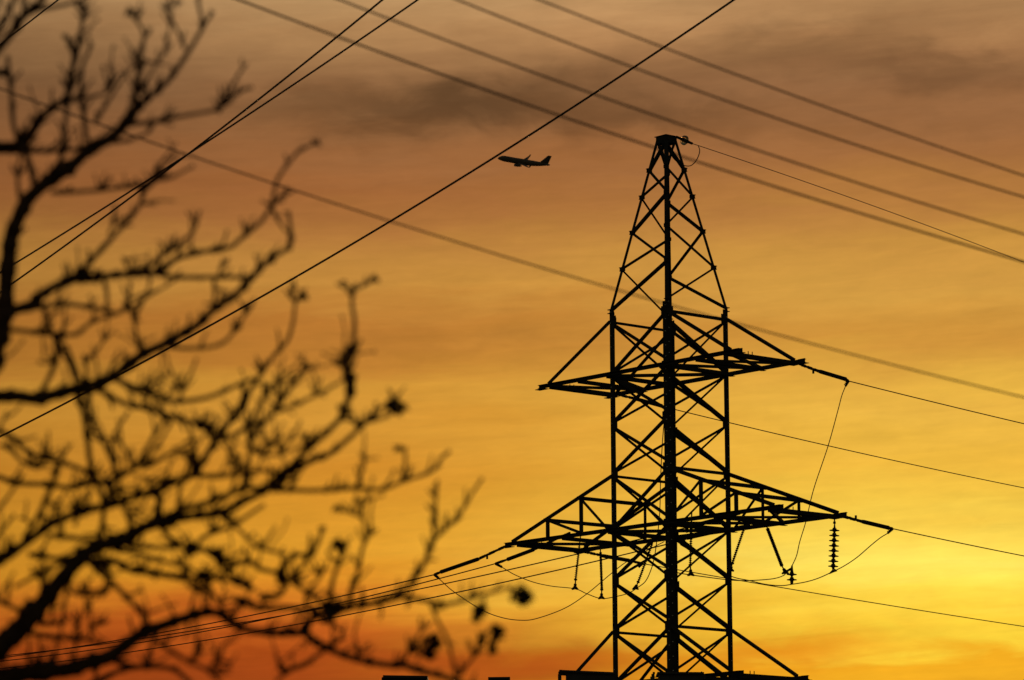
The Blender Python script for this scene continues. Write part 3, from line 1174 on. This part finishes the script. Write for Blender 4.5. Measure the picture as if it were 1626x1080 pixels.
# ------------------------------------------------------------------ bare tree
rng = random.Random(7)
D0 = 9.0
BR = {}      # limb name -> list of (points, radii)
NODES = []   # (px, py, depth, limb)
B = []


def br(limb, r0, r1, *pts, sp=1.0):
    B.append((limb, r0, r1, [pts[i:i + 2] for i in range(0, len(pts), 2)], sp))


# main limbs (limb id 0-4), coordinates and half-widths in photo pixels
br(0, 24, 9, -215, 1000, -120, 760, -30, 620, 3, 517, 12, 430, 17, 383, 27, 352, 43, 320, 67, 296, 110, 267, 143, 237, 180, 217, 203, 190, 220, 167)
br(1, 16, 6, -225, 900, -120, 690, -40, 636, 0, 630, 33, 630, 60, 633, 120, 618, 143, 613, 180, 597, 227, 563, 260, 547, 313, 517, 333, 497, 380, 463, 400, 440)
br(2, 30, 9, -240, 1300, -100, 1120, 0, 1027, 31, 998, 65, 960, 98, 918, 124, 890, 150, 869, 194, 856, 231, 836, 264, 828)
br(3, 26, 8, -245, 1260, -100, 1100, 0, 1076, 49, 1068, 106, 1063, 138, 1053, 172, 1043, 197, 1026, 221, 1009, 246, 998, 295, 981, 330, 971)
br(4, 12, 5.5, -170, 300, -60, 150, 0, 75, 20, 50, 38, 25, 62, 6, 72, -12, 110, -70)
# limb 0
br(0, 6, 3, 220, 167, 260, 135, 283, 107, 310, 65, 322, 40, 316, 12, 313, -12)
br(0, 4, 2, 322, 40, 331, 30, 339, 20)
br(0, 5, 2.5, 213, 172, 219, 120, 227, 70, 228, 52, 216, 30, 207, 18)
br(0, 4, 2, 229, 60, 236, 52, 240, 46)
br(0, 3.5, 2, 219, 105, 213, 92, 211, 80)
br(0, 4, 2, 222, 150, 243, 110, 262, 82, 273, 70)
br(0, 3.5, 2, 293, 77, 283, 52, 272, 30, 263, 10)
br(0, 3, 2, 262, 82, 267, 55, 272, 33)
br(0, 5, 2.5, 198, 197, 240, 194, 290, 184, 347, 173, 372, 150, 399, 139)
br(0, 4, 2, 347, 173, 361, 150, 378, 120, 391, 102)
br(0, 4, 2.2, 185, 226, 215, 219, 238, 208, 244, 196)
br(0, 9, 4, -20, 235, 0, 233, 40, 225, 65, 187, 95, 163, 106, 156, 113, 122, 118, 84, 110, 64, 103, 58)
br(0, 5, 3, 137, 222, 133, 180, 129, 130, 132, 102, 141, 82, 145, 70)
br(0, 5, 3, 115, 110, 122, 85, 127, 60, 132, 25, 132, -10)
br(0, 5, 4, -10, 240, 60, 240, 110, 238, 140, 231)
br(0, 4, 2, 106, 160, 150, 152, 170, 145, 186, 122, 199, 112)
br(0, 4, 2.2, 150, 196, 174, 157, 194, 126, 209, 108)
br(0, 3.5, 2, 167, 142, 175, 126, 181, 113)
br(0, 5, 4, 57, 300, 75, 280, 92, 262, 100, 235, 104, 192, 107, 155)
br(0, 6, 3.5, 57, 300, 48, 262, 35, 232, 22, 200, 18, 145, 12, 92)
br(0, 6, 4, -20, 110, 0, 116, 15, 122)
br(0, 4, 3, 33, 325, 28, 285, 32, 245)
br(0, 4, 2.5, 80, 306, 130, 304, 170, 300, 215, 296, 233, 300, 248, 287, 272, 282, 306, 264)
br(0, 3.5, 2, 228, 300, 253, 277, 279, 247)
br(0, 4, 2, 163, 299, 172, 288, 175, 282)
br(0, 10, 5, 0, 500, 20, 493, 50, 483, 73, 463, 113, 443, 127, 443, 180, 437, 247, 433)
br(0, 5.5, 3, 113, 443, 140, 417, 160, 397, 187, 367, 217, 333, 230, 303, 243, 285)
br(0, 3, 2, 172, 372, 178, 360, 183, 347)
br(0, 4.5, 3.5, 247, 433, 280, 440, 347, 440, 400, 440)
br(0, 3.2, 2, 347, 440, 351, 425, 354, 412)
br(0, 3.5, 3, 340, 443, 341, 468, 337, 490)
br(0, 5, 2.8, 240, 434, 283, 410, 320, 400, 363, 393, 387, 375, 413, 353, 430, 327, 440, 287, 457, 260, 473, 241, 480, 235)
br(0, 2.5, 1.8, 478, 238, 492, 231, 505, 226)
br(0, 4, 2.4, 430, 327, 446, 314, 464, 304)
br(0, 4, 2, 430, 327, 440, 347, 453, 366)
br(0, 3, 2, 430, 327, 422, 322, 417, 320)
br(0, 5, 2.4, 225, 432, 250, 411, 267, 400, 290, 383, 308, 365, 317, 336)
br(0, 3, 1.8, 263, 402, 258, 388, 252, 384)
br(0, 3, 1.8, 280, 408, 290, 392, 298, 388)
br(0, 5, 3, 40, 493, 67, 487, 107, 483, 153, 490, 187, 497, 203, 477, 207, 450)
br(0, 3.5, 2, 187, 497, 213, 485, 230, 473, 253, 460, 276, 446)
br(0, 3, 2, 230, 473, 236, 457, 240, 443)
br(0, 3.5, 3, 203, 480, 213, 507, 217, 533, 224, 563)
br(0, 3, 2.5, 213, 507, 219, 495, 230, 473)
br(0, 5, 3, -10, 516, 17, 523, 83, 530, 123, 530, 143, 513, 180, 500)
br(0, 4, 3, 165, 440, 170, 470, 168, 495)
# limb 1
br(1, 5.5, 3, 400, 440, 427, 413, 453, 397, 463, 383, 461, 360, 458, 338)
br(1, 4, 2.4, 260, 547, 293, 553, 350, 547, 380, 513, 404, 476)
br(1, 3, 2, 175, 598, 178, 580, 187, 558)
br(1, 5.5, 3.5, 178, 600, 233, 623, 280, 637, 333, 630, 373, 613, 400, 602)
br(1, 5, 2.6, 372, 668, 391, 631, 415, 592, 436, 564, 457, 540, 466, 508, 468, 487, 471, 476)
br(1, 3, 2, 470, 482, 461, 469, 455, 464)
br(1, 6, 4.5, 120, 618, 133, 656, 139, 697, 144, 739, 153, 764, 164, 794, 164, 822, 158, 855)
br(1, 5, 4, 138, 615, 147, 672, 167, 706, 178, 733, 183, 756, 172, 783, 167, 800)
br(1, 4, 3.5, 70, 487, 83, 530, 93, 553, 110, 577, 122, 617)
br(1, 5, 4, 90, 535, 90, 567, 80, 595, 67, 622, 62, 640)
br(1, 4, 3.5, 105, 548, 120, 585, 133, 615)
br(1, 3.5, 3, 133, 563, 137, 585, 141, 612)
br(1, 3.5, 2, 131, 575, 150, 560, 165, 540, 171, 531)
br(1, 3.5, 2, 100, 540, 102, 510, 104, 490)
br(1, 5, 4, 150, 615, 194, 639, 225, 647, 256, 656, 292, 667, 319, 675, 344, 696, 369, 692, 394, 678, 417, 672)
br(1, 3, 2, 230, 624, 241, 611, 268, 594)
br(1, 3, 2, 285, 634, 292, 615, 305, 588, 312, 570)
br(1, 4, 2, 225, 647, 234, 632, 238, 622)
# limb 2
br(2, 9, 5, -120, 950, -30, 905, 0, 889, 33, 867, 83, 831, 125, 814, 167, 803, 200, 792, 244, 778, 283, 764, 306, 753, 328, 722, 344, 697, 367, 667, 389, 636)
br(2, 5, 3.5, 306, 755, 347, 756, 389, 750, 417, 747, 445, 752)
br(2, 8, 5, 264, 828, 306, 819, 350, 814, 383, 797, 419, 779, 447, 754, 471, 733, 493, 708, 521, 684, 542, 663)
br(2, 6.5, 3, 542, 663, 549, 645, 556, 624, 559, 606, 552, 585, 556, 568, 561, 540, 563, 511, 559, 483, 561, 462, 566, 453)
br(2, 2.4, 1.6, 563, 462, 572, 456, 582, 452, 593, 443)
br(2, 2.4, 1.6, 561, 465, 553, 455, 548, 447)
br(2, 3.5, 2, 552, 590, 541, 580, 531, 570)
br(2, 3.5, 2, 556, 568, 567, 553, 573, 540)
br(2, 6, 5, 244, 830, 292, 808, 333, 797, 367, 783, 394, 775, 419, 776)
br(2, 7, 5, 244, 829, 252, 808, 253, 789, 247, 778)
br(2, 3.6, 2.6, 544, 665, 577, 670, 609, 663, 625, 655)
br(2, 6, 3, 450, 757, 475, 742, 500, 729, 521, 722, 552, 698, 577, 673, 598, 652, 619, 641, 633, 627)
br(2, 4.5, 3, 430, 780, 447, 777, 496, 779, 566, 775, 605, 777, 637, 765, 679, 751, 693, 740, 700, 728, 712, 718)
br(2, 3.5, 2.4, 566, 775, 572, 755, 577, 742, 580, 724)
br(2, 2.6, 1.8, 579, 732, 572, 720)
br(2, 2.2, 1.6, 580, 730, 590, 728, 600, 727)
br(2, 3.5, 2.6, 637, 765, 642, 745, 644, 730, 643, 712)
br(2, 4.5, 2.6, 391, 708, 419, 673, 438, 650, 452, 630, 471, 603, 484, 580)
br(2, 3.5, 2.4, 394, 690, 403, 660, 415, 638, 426, 617)
br(2, 3.6, 2.4, 440, 654, 485, 635, 521, 617, 545, 603)
br(2, 3.5, 2.4, 394, 712, 420, 722, 450, 720, 471, 712, 493, 700)
br(2, 3.2, 2.2, 420, 720, 433, 706, 447, 690)
br(2, 4, 2.4, 484, 720, 487, 702, 487, 690)
br(2, 4, 3, 394, 678, 396, 711, 395, 767)
br(2, 3.4, 3, 381, 722, 374, 756, 366, 783)
br(2, 3.4, 3, 310, 705, 300, 735, 294, 755)
br(2, 3.4, 3, 300, 672, 308, 711, 304, 750)
br(2, 5.5, 3, 183, 757, 211, 744, 231, 717, 250, 683, 267, 660)
br(2, 4, 2.6, 210, 746, 235, 728, 255, 700, 272, 670)
br(2, 4, 2.6, 225, 745, 244, 736, 272, 719, 300, 711)
br(2, 3.6, 2.6, 212, 742, 192, 703, 183, 692, 192, 672, 203, 655)
br(2, 4, 3, 183, 750, 179, 725, 176, 708, 182, 690)
br(2, 5, 4, -20, 680, 17, 692, 36, 711, 64, 725, 92, 733, 122, 742, 142, 752)
br(2, 3, 1.8, 66, 725, 70, 708, 72, 696)
br(2, 3.4, 1.8, 95, 732, 104, 718, 113, 706)
br(2, 5.5, 4, 92, 733, 87, 760, 78, 782, 61, 819, 40, 852)
br(2, 5, 4, -20, 752, 0, 758, 28, 767, 72, 769, 111, 774, 144, 767, 180, 762)
br(2, 3.4, 2.6, -5, 812, 12, 790, 27, 768)
br(2, 3.4, 2.6, -10, 855, 8, 836, 22, 818)
br(2, 4, 3, 0, 705, 17, 714, 36, 733, 56, 742, 74, 739)
br(2, 5, 4, 78, 850, 122, 855, 156, 860)
br(2, 5, 4, 45, 880, 97, 887, 126, 880)
br(2, 3.4, 2.4, 61, 818, 84, 824, 90, 812)
br(2, 3.6, 3, 188, 765, 200, 806, 206, 835)
br(2, 3.4, 3, 228, 756, 242, 774, 252, 795)
br(2, 3, 2.4, 202, 815, 222, 811, 234, 790)
br(2, 3.4, 3, 289, 766, 284, 785, 283, 806)
br(2, 5, 3, 256, 838, 278, 861, 303, 872, 328, 850, 367, 836, 389, 822, 417, 803)
br(2, 4.5, 3, 303, 872, 325, 872, 342, 886, 372, 892, 400, 892)
br(2, 5, 3.6, 196, 864, 239, 869, 289, 869, 303, 872)
br(2, 3.6, 3, 350, 818, 383, 844, 401, 863, 422, 873, 452, 880)
br(2, 6, 4, 140, 893, 181, 890, 201, 903, 245, 910, 284, 918, 323, 918, 362, 921, 400, 935)
br(2, 4.5, 3, 180, 872, 220, 879, 251, 890, 297, 900, 320, 915)
br(2, 5, 4, 145, 896, 176, 923, 201, 949, 230, 980, 236, 998)
br(2, 4, 3, 176, 925, 165, 941, 129, 944, 110, 940)
br(2, 4, 2.6, 323, 920, 344, 952, 362, 977)
br(2, 3.4, 2.6, 314, 928, 307, 950, 301, 972)
br(2, 3, 2.4, 326, 930, 322, 950, 324, 968)
br(2, 5, 3, 342, 884, 352, 900, 372, 916, 395, 925)
br(2, 4, 3, 120, 886, 78, 902, 50, 918, 26, 931)
br(2, 4, 3, 75, 945, 66, 920, 72, 900)
br(2, 4, 2.6, 110, 910, 106, 940, 98, 989, 96, 1012)
br(2, 5, 4, -20, 945, 0, 955, 15, 962, 36, 972)
br(2, 3.6, 2.4, 10, 962, 14, 940, 16, 922)
br(2, 4, 2, 162, 826, 168, 840, 172, 852)
br(2, 3.4, 2.2, 119, 835, 124, 818, 122, 806)
# limb 3
br(3, 7, 5, 330, 971, 349, 974, 369, 989, 397, 1001, 443, 1005, 480, 1005, 497, 1016, 516, 1028, 562, 1045, 610, 1055, 644, 1057, 668, 1064, 722, 1080, 760, 1100)
br(3, 7, 4, 478, 1003, 497, 982, 526, 968, 572, 961, 610, 955, 633, 945, 646, 930, 660, 915, 675, 892, 681, 876, 687, 859)
br(3, 3.6, 2.4, 687, 859, 708, 838, 730, 816, 748, 786, 765, 761)
br(3, 3.4, 2.2, 688, 856, 690, 820, 693, 784, 695, 764)
br(3, 2.6, 1.8, 675, 892, 684, 889, 692, 889)
br(3, 4.5, 2.6, 633, 946, 673, 953, 708, 959, 750, 950, 788, 938, 812, 932)
br(3, 2.4, 1.6, 805, 934, 815, 938, 824, 944)
br(3, 2.4, 1.6, 770, 944, 768, 958, 764, 968)
br(3, 3, 3, 684, 958, 697, 990, 711, 1018, 726, 1080)
br(3, 3.4, 2.6, 724, 1078, 740, 1058, 753, 1041, 769, 1010, 784, 994)
br(3, 2.6, 2, 784, 994, 791, 1006, 788, 1022, 781, 1034)
br(3, 3, 2.4, 640, 1057, 651, 1030, 662, 1012, 672, 996)
br(3, 2.6, 2, 660, 1049, 672, 1036, 684, 1022)
br(3, 4, 2.2, 516, 1028, 537, 1018, 548, 994)
br(3, 3.4, 2, 562, 1045, 574, 1034, 586, 1022)
br(3, 4, 3, 516, 1032, 489, 1051, 464, 1062, 440, 1080)
br(3, 4.5, 3, 524, 964, 528, 924, 539, 892, 545, 873, 534, 860)
br(3, 4.5, 2.8, 555, 962, 558, 938, 568, 909, 574, 876, 582, 848, 574, 816, 574, 794)
br(3, 2.4, 1.8, 580, 856, 590, 848, 599, 841)
br(3, 2.2, 1.6, 577, 824, 560, 815, 545, 812, 534, 807)
br(3, 2.4, 1.8, 574, 806, 580, 798, 586, 792)
br(3, 5, 3, 380, 894, 399, 892, 413, 903, 449, 913, 480, 935, 526, 966)
br(3, 5, 3, 440, 912, 464, 884, 495, 878, 505, 859, 514, 838)
br(3, 5, 3.4, 449, 915, 453, 932, 436, 949, 414, 949)
br(3, 4, 2.4, 485, 960, 489, 938, 505, 919, 517, 902)
br(3, 6, 4, 370, 950, 393, 959, 411, 965, 464, 965, 500, 968)
br(3, 3.4, 2.2, 416, 870, 426, 855, 437, 838)
br(3, 4, 2.6, 464, 920, 480, 900, 486, 880)
br(3, 3.4, 2.2, 484, 898, 490, 880, 492, 850)
br(3, 4, 3, 540, 1000, 522, 985, 520, 970)
br(3, 3, 2, 600, 958, 606, 968, 604, 982)
br(3, 3, 2.2, 640, 944, 648, 958, 646, 964)
br(3, 4.5, 3, 62, 992, 98, 989, 105, 985)
br(3, 5.5, 4, 20, 1000, 39, 1004, 86, 1011, 138, 1016, 160, 1022)
for x0, x1 in ((45, 47), (64, 62), (86, 90), (116, 122)):
    br(3, 3.6, 3, x0, 1068, x0 + 1, 1045, x1, 1016)
br(3, 3.4, 2.2, 145, 1016, 143, 989, 143, 962)
br(3, 3.4, 2, 118, 1000, 124, 985, 128, 970)
br(3, 3.4, 2.2, 145, 992, 158, 991, 170, 985)
br(3, 5, 4, 228, 1062, 236, 1040, 248, 1008)
br(3, 5, 4, 172, 1046, 214, 1058, 271, 1061, 300, 1082)
br(3, 4.5, 3, 248, 1018, 258, 1024, 290, 1046, 327, 1063, 350, 1085)
br(3, 5.5, 4, 140, 1090, 160, 1078, 197, 1063, 240, 1058)
br(3, 3.4, 2.2, 214, 1008, 208, 992, 205, 980)
br(3, 4, 3, 300, 1050, 315, 1040, 322, 1020)
br(3, 4, 3, 330, 1066, 345, 1050, 362, 1052)
br(3, 3.6, 2.2, 296, 982, 298, 1000, 294, 1012)
# limb 4
br(4, 4, 3, 38, 27, 37, 5, 36, -20)
br(4, 4, 3, 58, 16, 100, 8, 132, -2, 160, -20)
br(4, 5, 3, -60, 150, -20, 60, 10, -40)
br(4, 5, 2, -10, 64, 40, -40, 60, -130)
br(4, 4, 2, 110, -70, 170, -110, 200, -160)

limbs = {k: MB() for k in range(5)}
MPP = 1.0 / F_PX


def nearest(x, y, lim):
    best = None
    for (a, b, d, _) in NODES:
        q = (a - x) ** 2 + (b - y) ** 2
        if q < lim * lim and (best is None or q < best[0]):
            best = (q, d)
    return best[1] if best else None


def smooth2(pts, n=4):
    P = [Vector((p[0], p[1], 0)) for p in pts]
    if len(P) < 3:
        return [P[0].lerp(P[-1], k / 4) for k in range(5)]
    return cat(P, n)


def twig(mbx, pts, r0, r1, dep0, slope, knobs=True):
    S_ = smooth2(pts)
    L = [0.0]
    for a, b in zip(S_[:-1], S_[1:]):
        L.append(L[-1] + (b - a).length)
    P, RR = [], []
    for s_, l in zip(S_, L):
        t = l / L[-1]
        d = max(7.6, min(10.6, dep0 + slope * l * MPP * D0))
        NODES.append((s_.x, s_.y, d, 0))
        P.append(at(s_.x, s_.y, d))
        rr = (r0 + (r1 - r0) * t) * MPP * d
        if knobs:
            rr *= 1 + .16 * rng.random() ** 3
        RR.append(rr)
    # rounded end
    e = P[-1] + (P[-1] - P[-2]).normalized() * RR[-1]
    P.append(e)
    RR.append(RR[-1] * .45)
    mbx.tube(P, RR, 7)
    return S_, L


def bud(mbx, x, y, d, r):
    """a knob of bark or bud scales: small uneven ellipsoid"""
    c = at(x, y, d)
    rr = r * MPP * d
    prof = [(-rr * 1.1, rr * .3), (-rr * .6, rr * .85), (0, rr), (rr * .6, rr * .8), (rr * 1.2, rr * .25)]
    v = Vector((rng.uniform(-1, 1), rng.uniform(-1, 1), rng.uniform(0, 1.5))).normalized()
    mbx.tube_axis(c, v, prof, 7)


for limb, r0, r1, pts, spd in B:
    x0, y0 = pts[0]
    d0 = nearest(x0, y0, 22)
    if d0 is None:
        d0 = D0 + (rng.uniform(-.5, .6) if x0 > -50 else 0)
    slope = rng.uniform(-.45, .55) if x0 > -100 else rng.uniform(-.15, .15)
    S_, L = twig(limbs[limb], pts, r0 * (.90 if r0 > 6 else .92), r1 * .92, d0, slope)
    tot = L[-1]
    l = rng.uniform(8, 20)
    while l < tot - 4:
        i = max(k for k in range(len(L)) if L[k] <= l)
        i = min(i, len(S_) - 2)
        t = (l - L[i]) / max(1e-6, L[i + 1] - L[i])
        p = S_[i].lerp(S_[i + 1], t)
        if p.x > -30:
            tg = (S_[i + 1] - S_[i]).normalized()
            d = max(7.6, min(10.6, d0 + slope * l * MPP * D0))
            rr = r0 + (r1 - r0) * l / tot
            u_ = rng.random()
            if u_ < .72:
                # spur shoot, mostly growing upward
                sgn = 1 if rng.random() < .5 else -1
                nrm = Vector((-tg.y, tg.x, 0)) * sgn
                if nrm.y > 0 and rng.random() < .7:
                    nrm = -nrm
                q = (tg * rng.uniform(.2, .9) + nrm * rng.uniform(.4, 1.0) + Vector((0, -.35, 0))).normalized()
                ln = rng.uniform(7, 20) if rng.random() < .75 else rng.uniform(20, 34)
                e = p + q * ln
                mid_ = p + q * ln * .5 + Vector((rng.uniform(-2, 2), rng.uniform(-2, 2), 0))
                twig(limbs[limb], [(p.x, p.y), (mid_.x, mid_.y), (e.x, e.y)], min(rr * .7, 3.2), 1.5, d, rng.uniform(-1, 1))
                bud(limbs[limb], p.x, p.y, d, min(rr * 1.35, rr + 1.8))
                if rng.random() < .35:
                    bud(limbs[limb], e.x, e.y, d, rng.uniform(2.0, 3.4))
                if rng.random() < .45:
                    # a fan of thin shoots from the same node
                    for _ in range(rng.randint(2, 4)):
                        an = rng.uniform(-1.1, 1.1)
                        up_ = (Vector((0, -1, 0)) + tg * .5).normalized()
                        q2 = Vector((up_.x * math.cos(an) - up_.y * math.sin(an), up_.x * math.sin(an) + up_.y * math.cos(an), 0))
                        ln2 = rng.uniform(12, 30)
                        e2 = p + q2 * ln2 + Vector((0, -3, 0))
                        m2 = p + q2 * ln2 * .5
                        twig(limbs[limb], [(p.x, p.y), (m2.x, m2.y), (e2.x, e2.y)], 2.1, 1.2, d, rng.uniform(-2, 2))
            elif u_ < .84:
                bud(limbs[limb], p.x + rng.uniform(-2, 2), p.y + rng.uniform(-2, 2), d, rr * rng.uniform(1.0, 1.3))
        l += rng.choice((rng.uniform(9, 16), rng.uniform(22, 52), rng.uniform(22, 52))) / spd
    # terminal bud
    if pts[-1][0] > -20:
        bud(limbs[limb], pts[-1][0], pts[-1][1], max(7.6, min(10.6, d0 + slope * tot * MPP * D0)), r1 * 1.25)

# finer twigs filling the lower left and the dense middle
r3 = random.Random(21)
pool = [n_ for n_ in NODES if -20 < n_[0] < 600 and n_[1] > 40]
for _ in range(340):
    a_ = r3.choice(pool)
    if a_[1] < 560 and (a_[0] > 260 or r3.random() < .45):
        continue
    an = r3.gauss(-1.15, .75)
    ln = r3.uniform(22, 62)
    x, y = a_[0], a_[1]
    pts = [(x, y)]
    for k in range(3):
        an += r3.uniform(-.35, .25)
        x += math.cos(an) * ln / 3
        y += math.sin(an) * ln / 3
        pts.append((x, y))
    lb = 0 if a_[1] < 430 else 1 if a_[1] < 640 else 2 if a_[1] < 900 else 3
    sl = r3.uniform(-1.5, 1.5)
    twig(limbs[lb], pts, r3.uniform(1.6, 2.8), 1.1, a_[2], sl)
    dd = max(7.6, min(10.6, a_[2] + sl * ln * MPP * D0))
    bud(limbs[lb], x, y, dd, r3.uniform(1.8, 3.2))

# extra dark knots where several twigs meet
for x, y, r_, lb in ((556, 602, 9, 2), (557, 622, 8, 2), (545, 652, 8, 2), (437, 650, 7, 2), (419, 672, 6, 2), (344, 697, 8, 2), (320, 678, 7, 2), (447, 752, 9, 2), (470, 735, 7, 2),
                     (303, 872, 10, 2), (323, 918, 11, 2), (296, 910, 8, 2), (344, 884, 8, 2), (526, 968, 12, 3), (500, 972, 8, 3), (520, 985, 9, 3), (448, 912, 10, 3), (495, 878, 8, 3),
                     (545, 873, 8, 3), (534, 862, 7, 3), (464, 885, 8, 3), (393, 958, 9, 3), (460, 395, 6, 1), (430, 412, 6, 1), (390, 450, 5, 1), (187, 757, 9, 2), (150, 869, 10, 2),
                     (264, 828, 9, 2), (143, 237, 9, 0), (106, 160, 8, 0), (348, 174, 6, 0), (323, 40, 6, 0), (73, 464, 7, 0), (516, 1028, 7, 3), (633, 946, 6, 3)):
    d = nearest(x, y, 25) or D0
    for _ in range(4):
        bud(limbs[lb], x + rng.uniform(-.7, .7) * r_, y + rng.uniform(-.7, .7) * r_, d, r_ * rng.uniform(.45, .8))

base = at(-330, 1500, D0)
base.z = 0
tree = tag(empty('bare_tree', base), 'bare winter tree with knobby dark branches, out of focus in the left foreground', 'tree')
mb = MB()
tr = [(-325, None, 150), (-318, 2500, 120), (-300, 1900, 100), (-270, 1400, 88), (-245, 1150, 74), (-228, 900, 56), (-205, 600, 42), (-172, 300, 30), (-130, 0, 20), (-90, -260, 12), (-60, -480, 5)]
P = []
for x, y, r_ in tr:
    P.append(Vector((base.x + .02, base.y, -.05)) if y is None else at(x, y, D0))
mb.tube(P, [r_ * MPP * D0 * .8 for _, _, r_ in tr], 14)
build(mb, 'trunk', M['bark'], tree, True)
for k, mbx in limbs.items():
    build(mbx, 'limb', M['bark'], tree, True)


# dried seed heads at some twig ends
def seeds(x, y, rx, ry, n, seed):
    n, rx, ry = int(n * 1.2), rx * 1.2, ry * 1.2
    r2 = random.Random(seed)
    d = nearest(x, y, 40) or D0
    mb = MB()
    for _ in range(n):
        while True:
            a, b, c = r2.uniform(-1, 1), r2.uniform(-1, 1), r2.uniform(-1, 1)
            if a * a + b * b + c * c < 1:
                break
        cc = at(x + a * rx, y + b * ry, d + c * rx * MPP * d)
        rr = r2.uniform(2.2, 4.2) * MPP * d
        v = Vector((r2.uniform(-1, 1), r2.uniform(-1, 1), r2.uniform(-1, 1))).normalized()
        mb.tube_axis(cc, v, [(-rr * 2.0, rr * .15), (-rr * .9, rr * .75), (rr * .3, rr * .8), (rr * 1.3, rr * .35), (rr * 2.6, rr * .08)], 6)
    build(mb, 'seed_head', M['seed'], tree)


for i, s_ in enumerate(((829, 947, 15, 11, 60), (763, 968, 9, 11, 34), (757, 981, 6, 6, 12), (685, 1020, 14, 11, 46), (683, 1036, 9, 9, 20), (657, 1028, 7, 12, 16), (790, 1004, 9, 12, 30), (781, 1030, 8, 9, 18), (766, 1014, 6, 9, 12),
                        (632, 648, 11, 9, 34), (622, 642, 8, 7, 14), (633, 711, 5, 5, 8), (505, 226, 4, 4, 6), (594, 443, 4, 4, 6), (480, 471, 6, 4, 10), (485, 579, 5, 5, 9), (283, 4, 4, 4, 6), (536, 808, 5, 4, 7), (207, 18, 5, 4, 7),
                        (540, 866, 10, 8, 22), (556, 606, 7, 13, 22))):
    seeds(*s_, 100 + i)
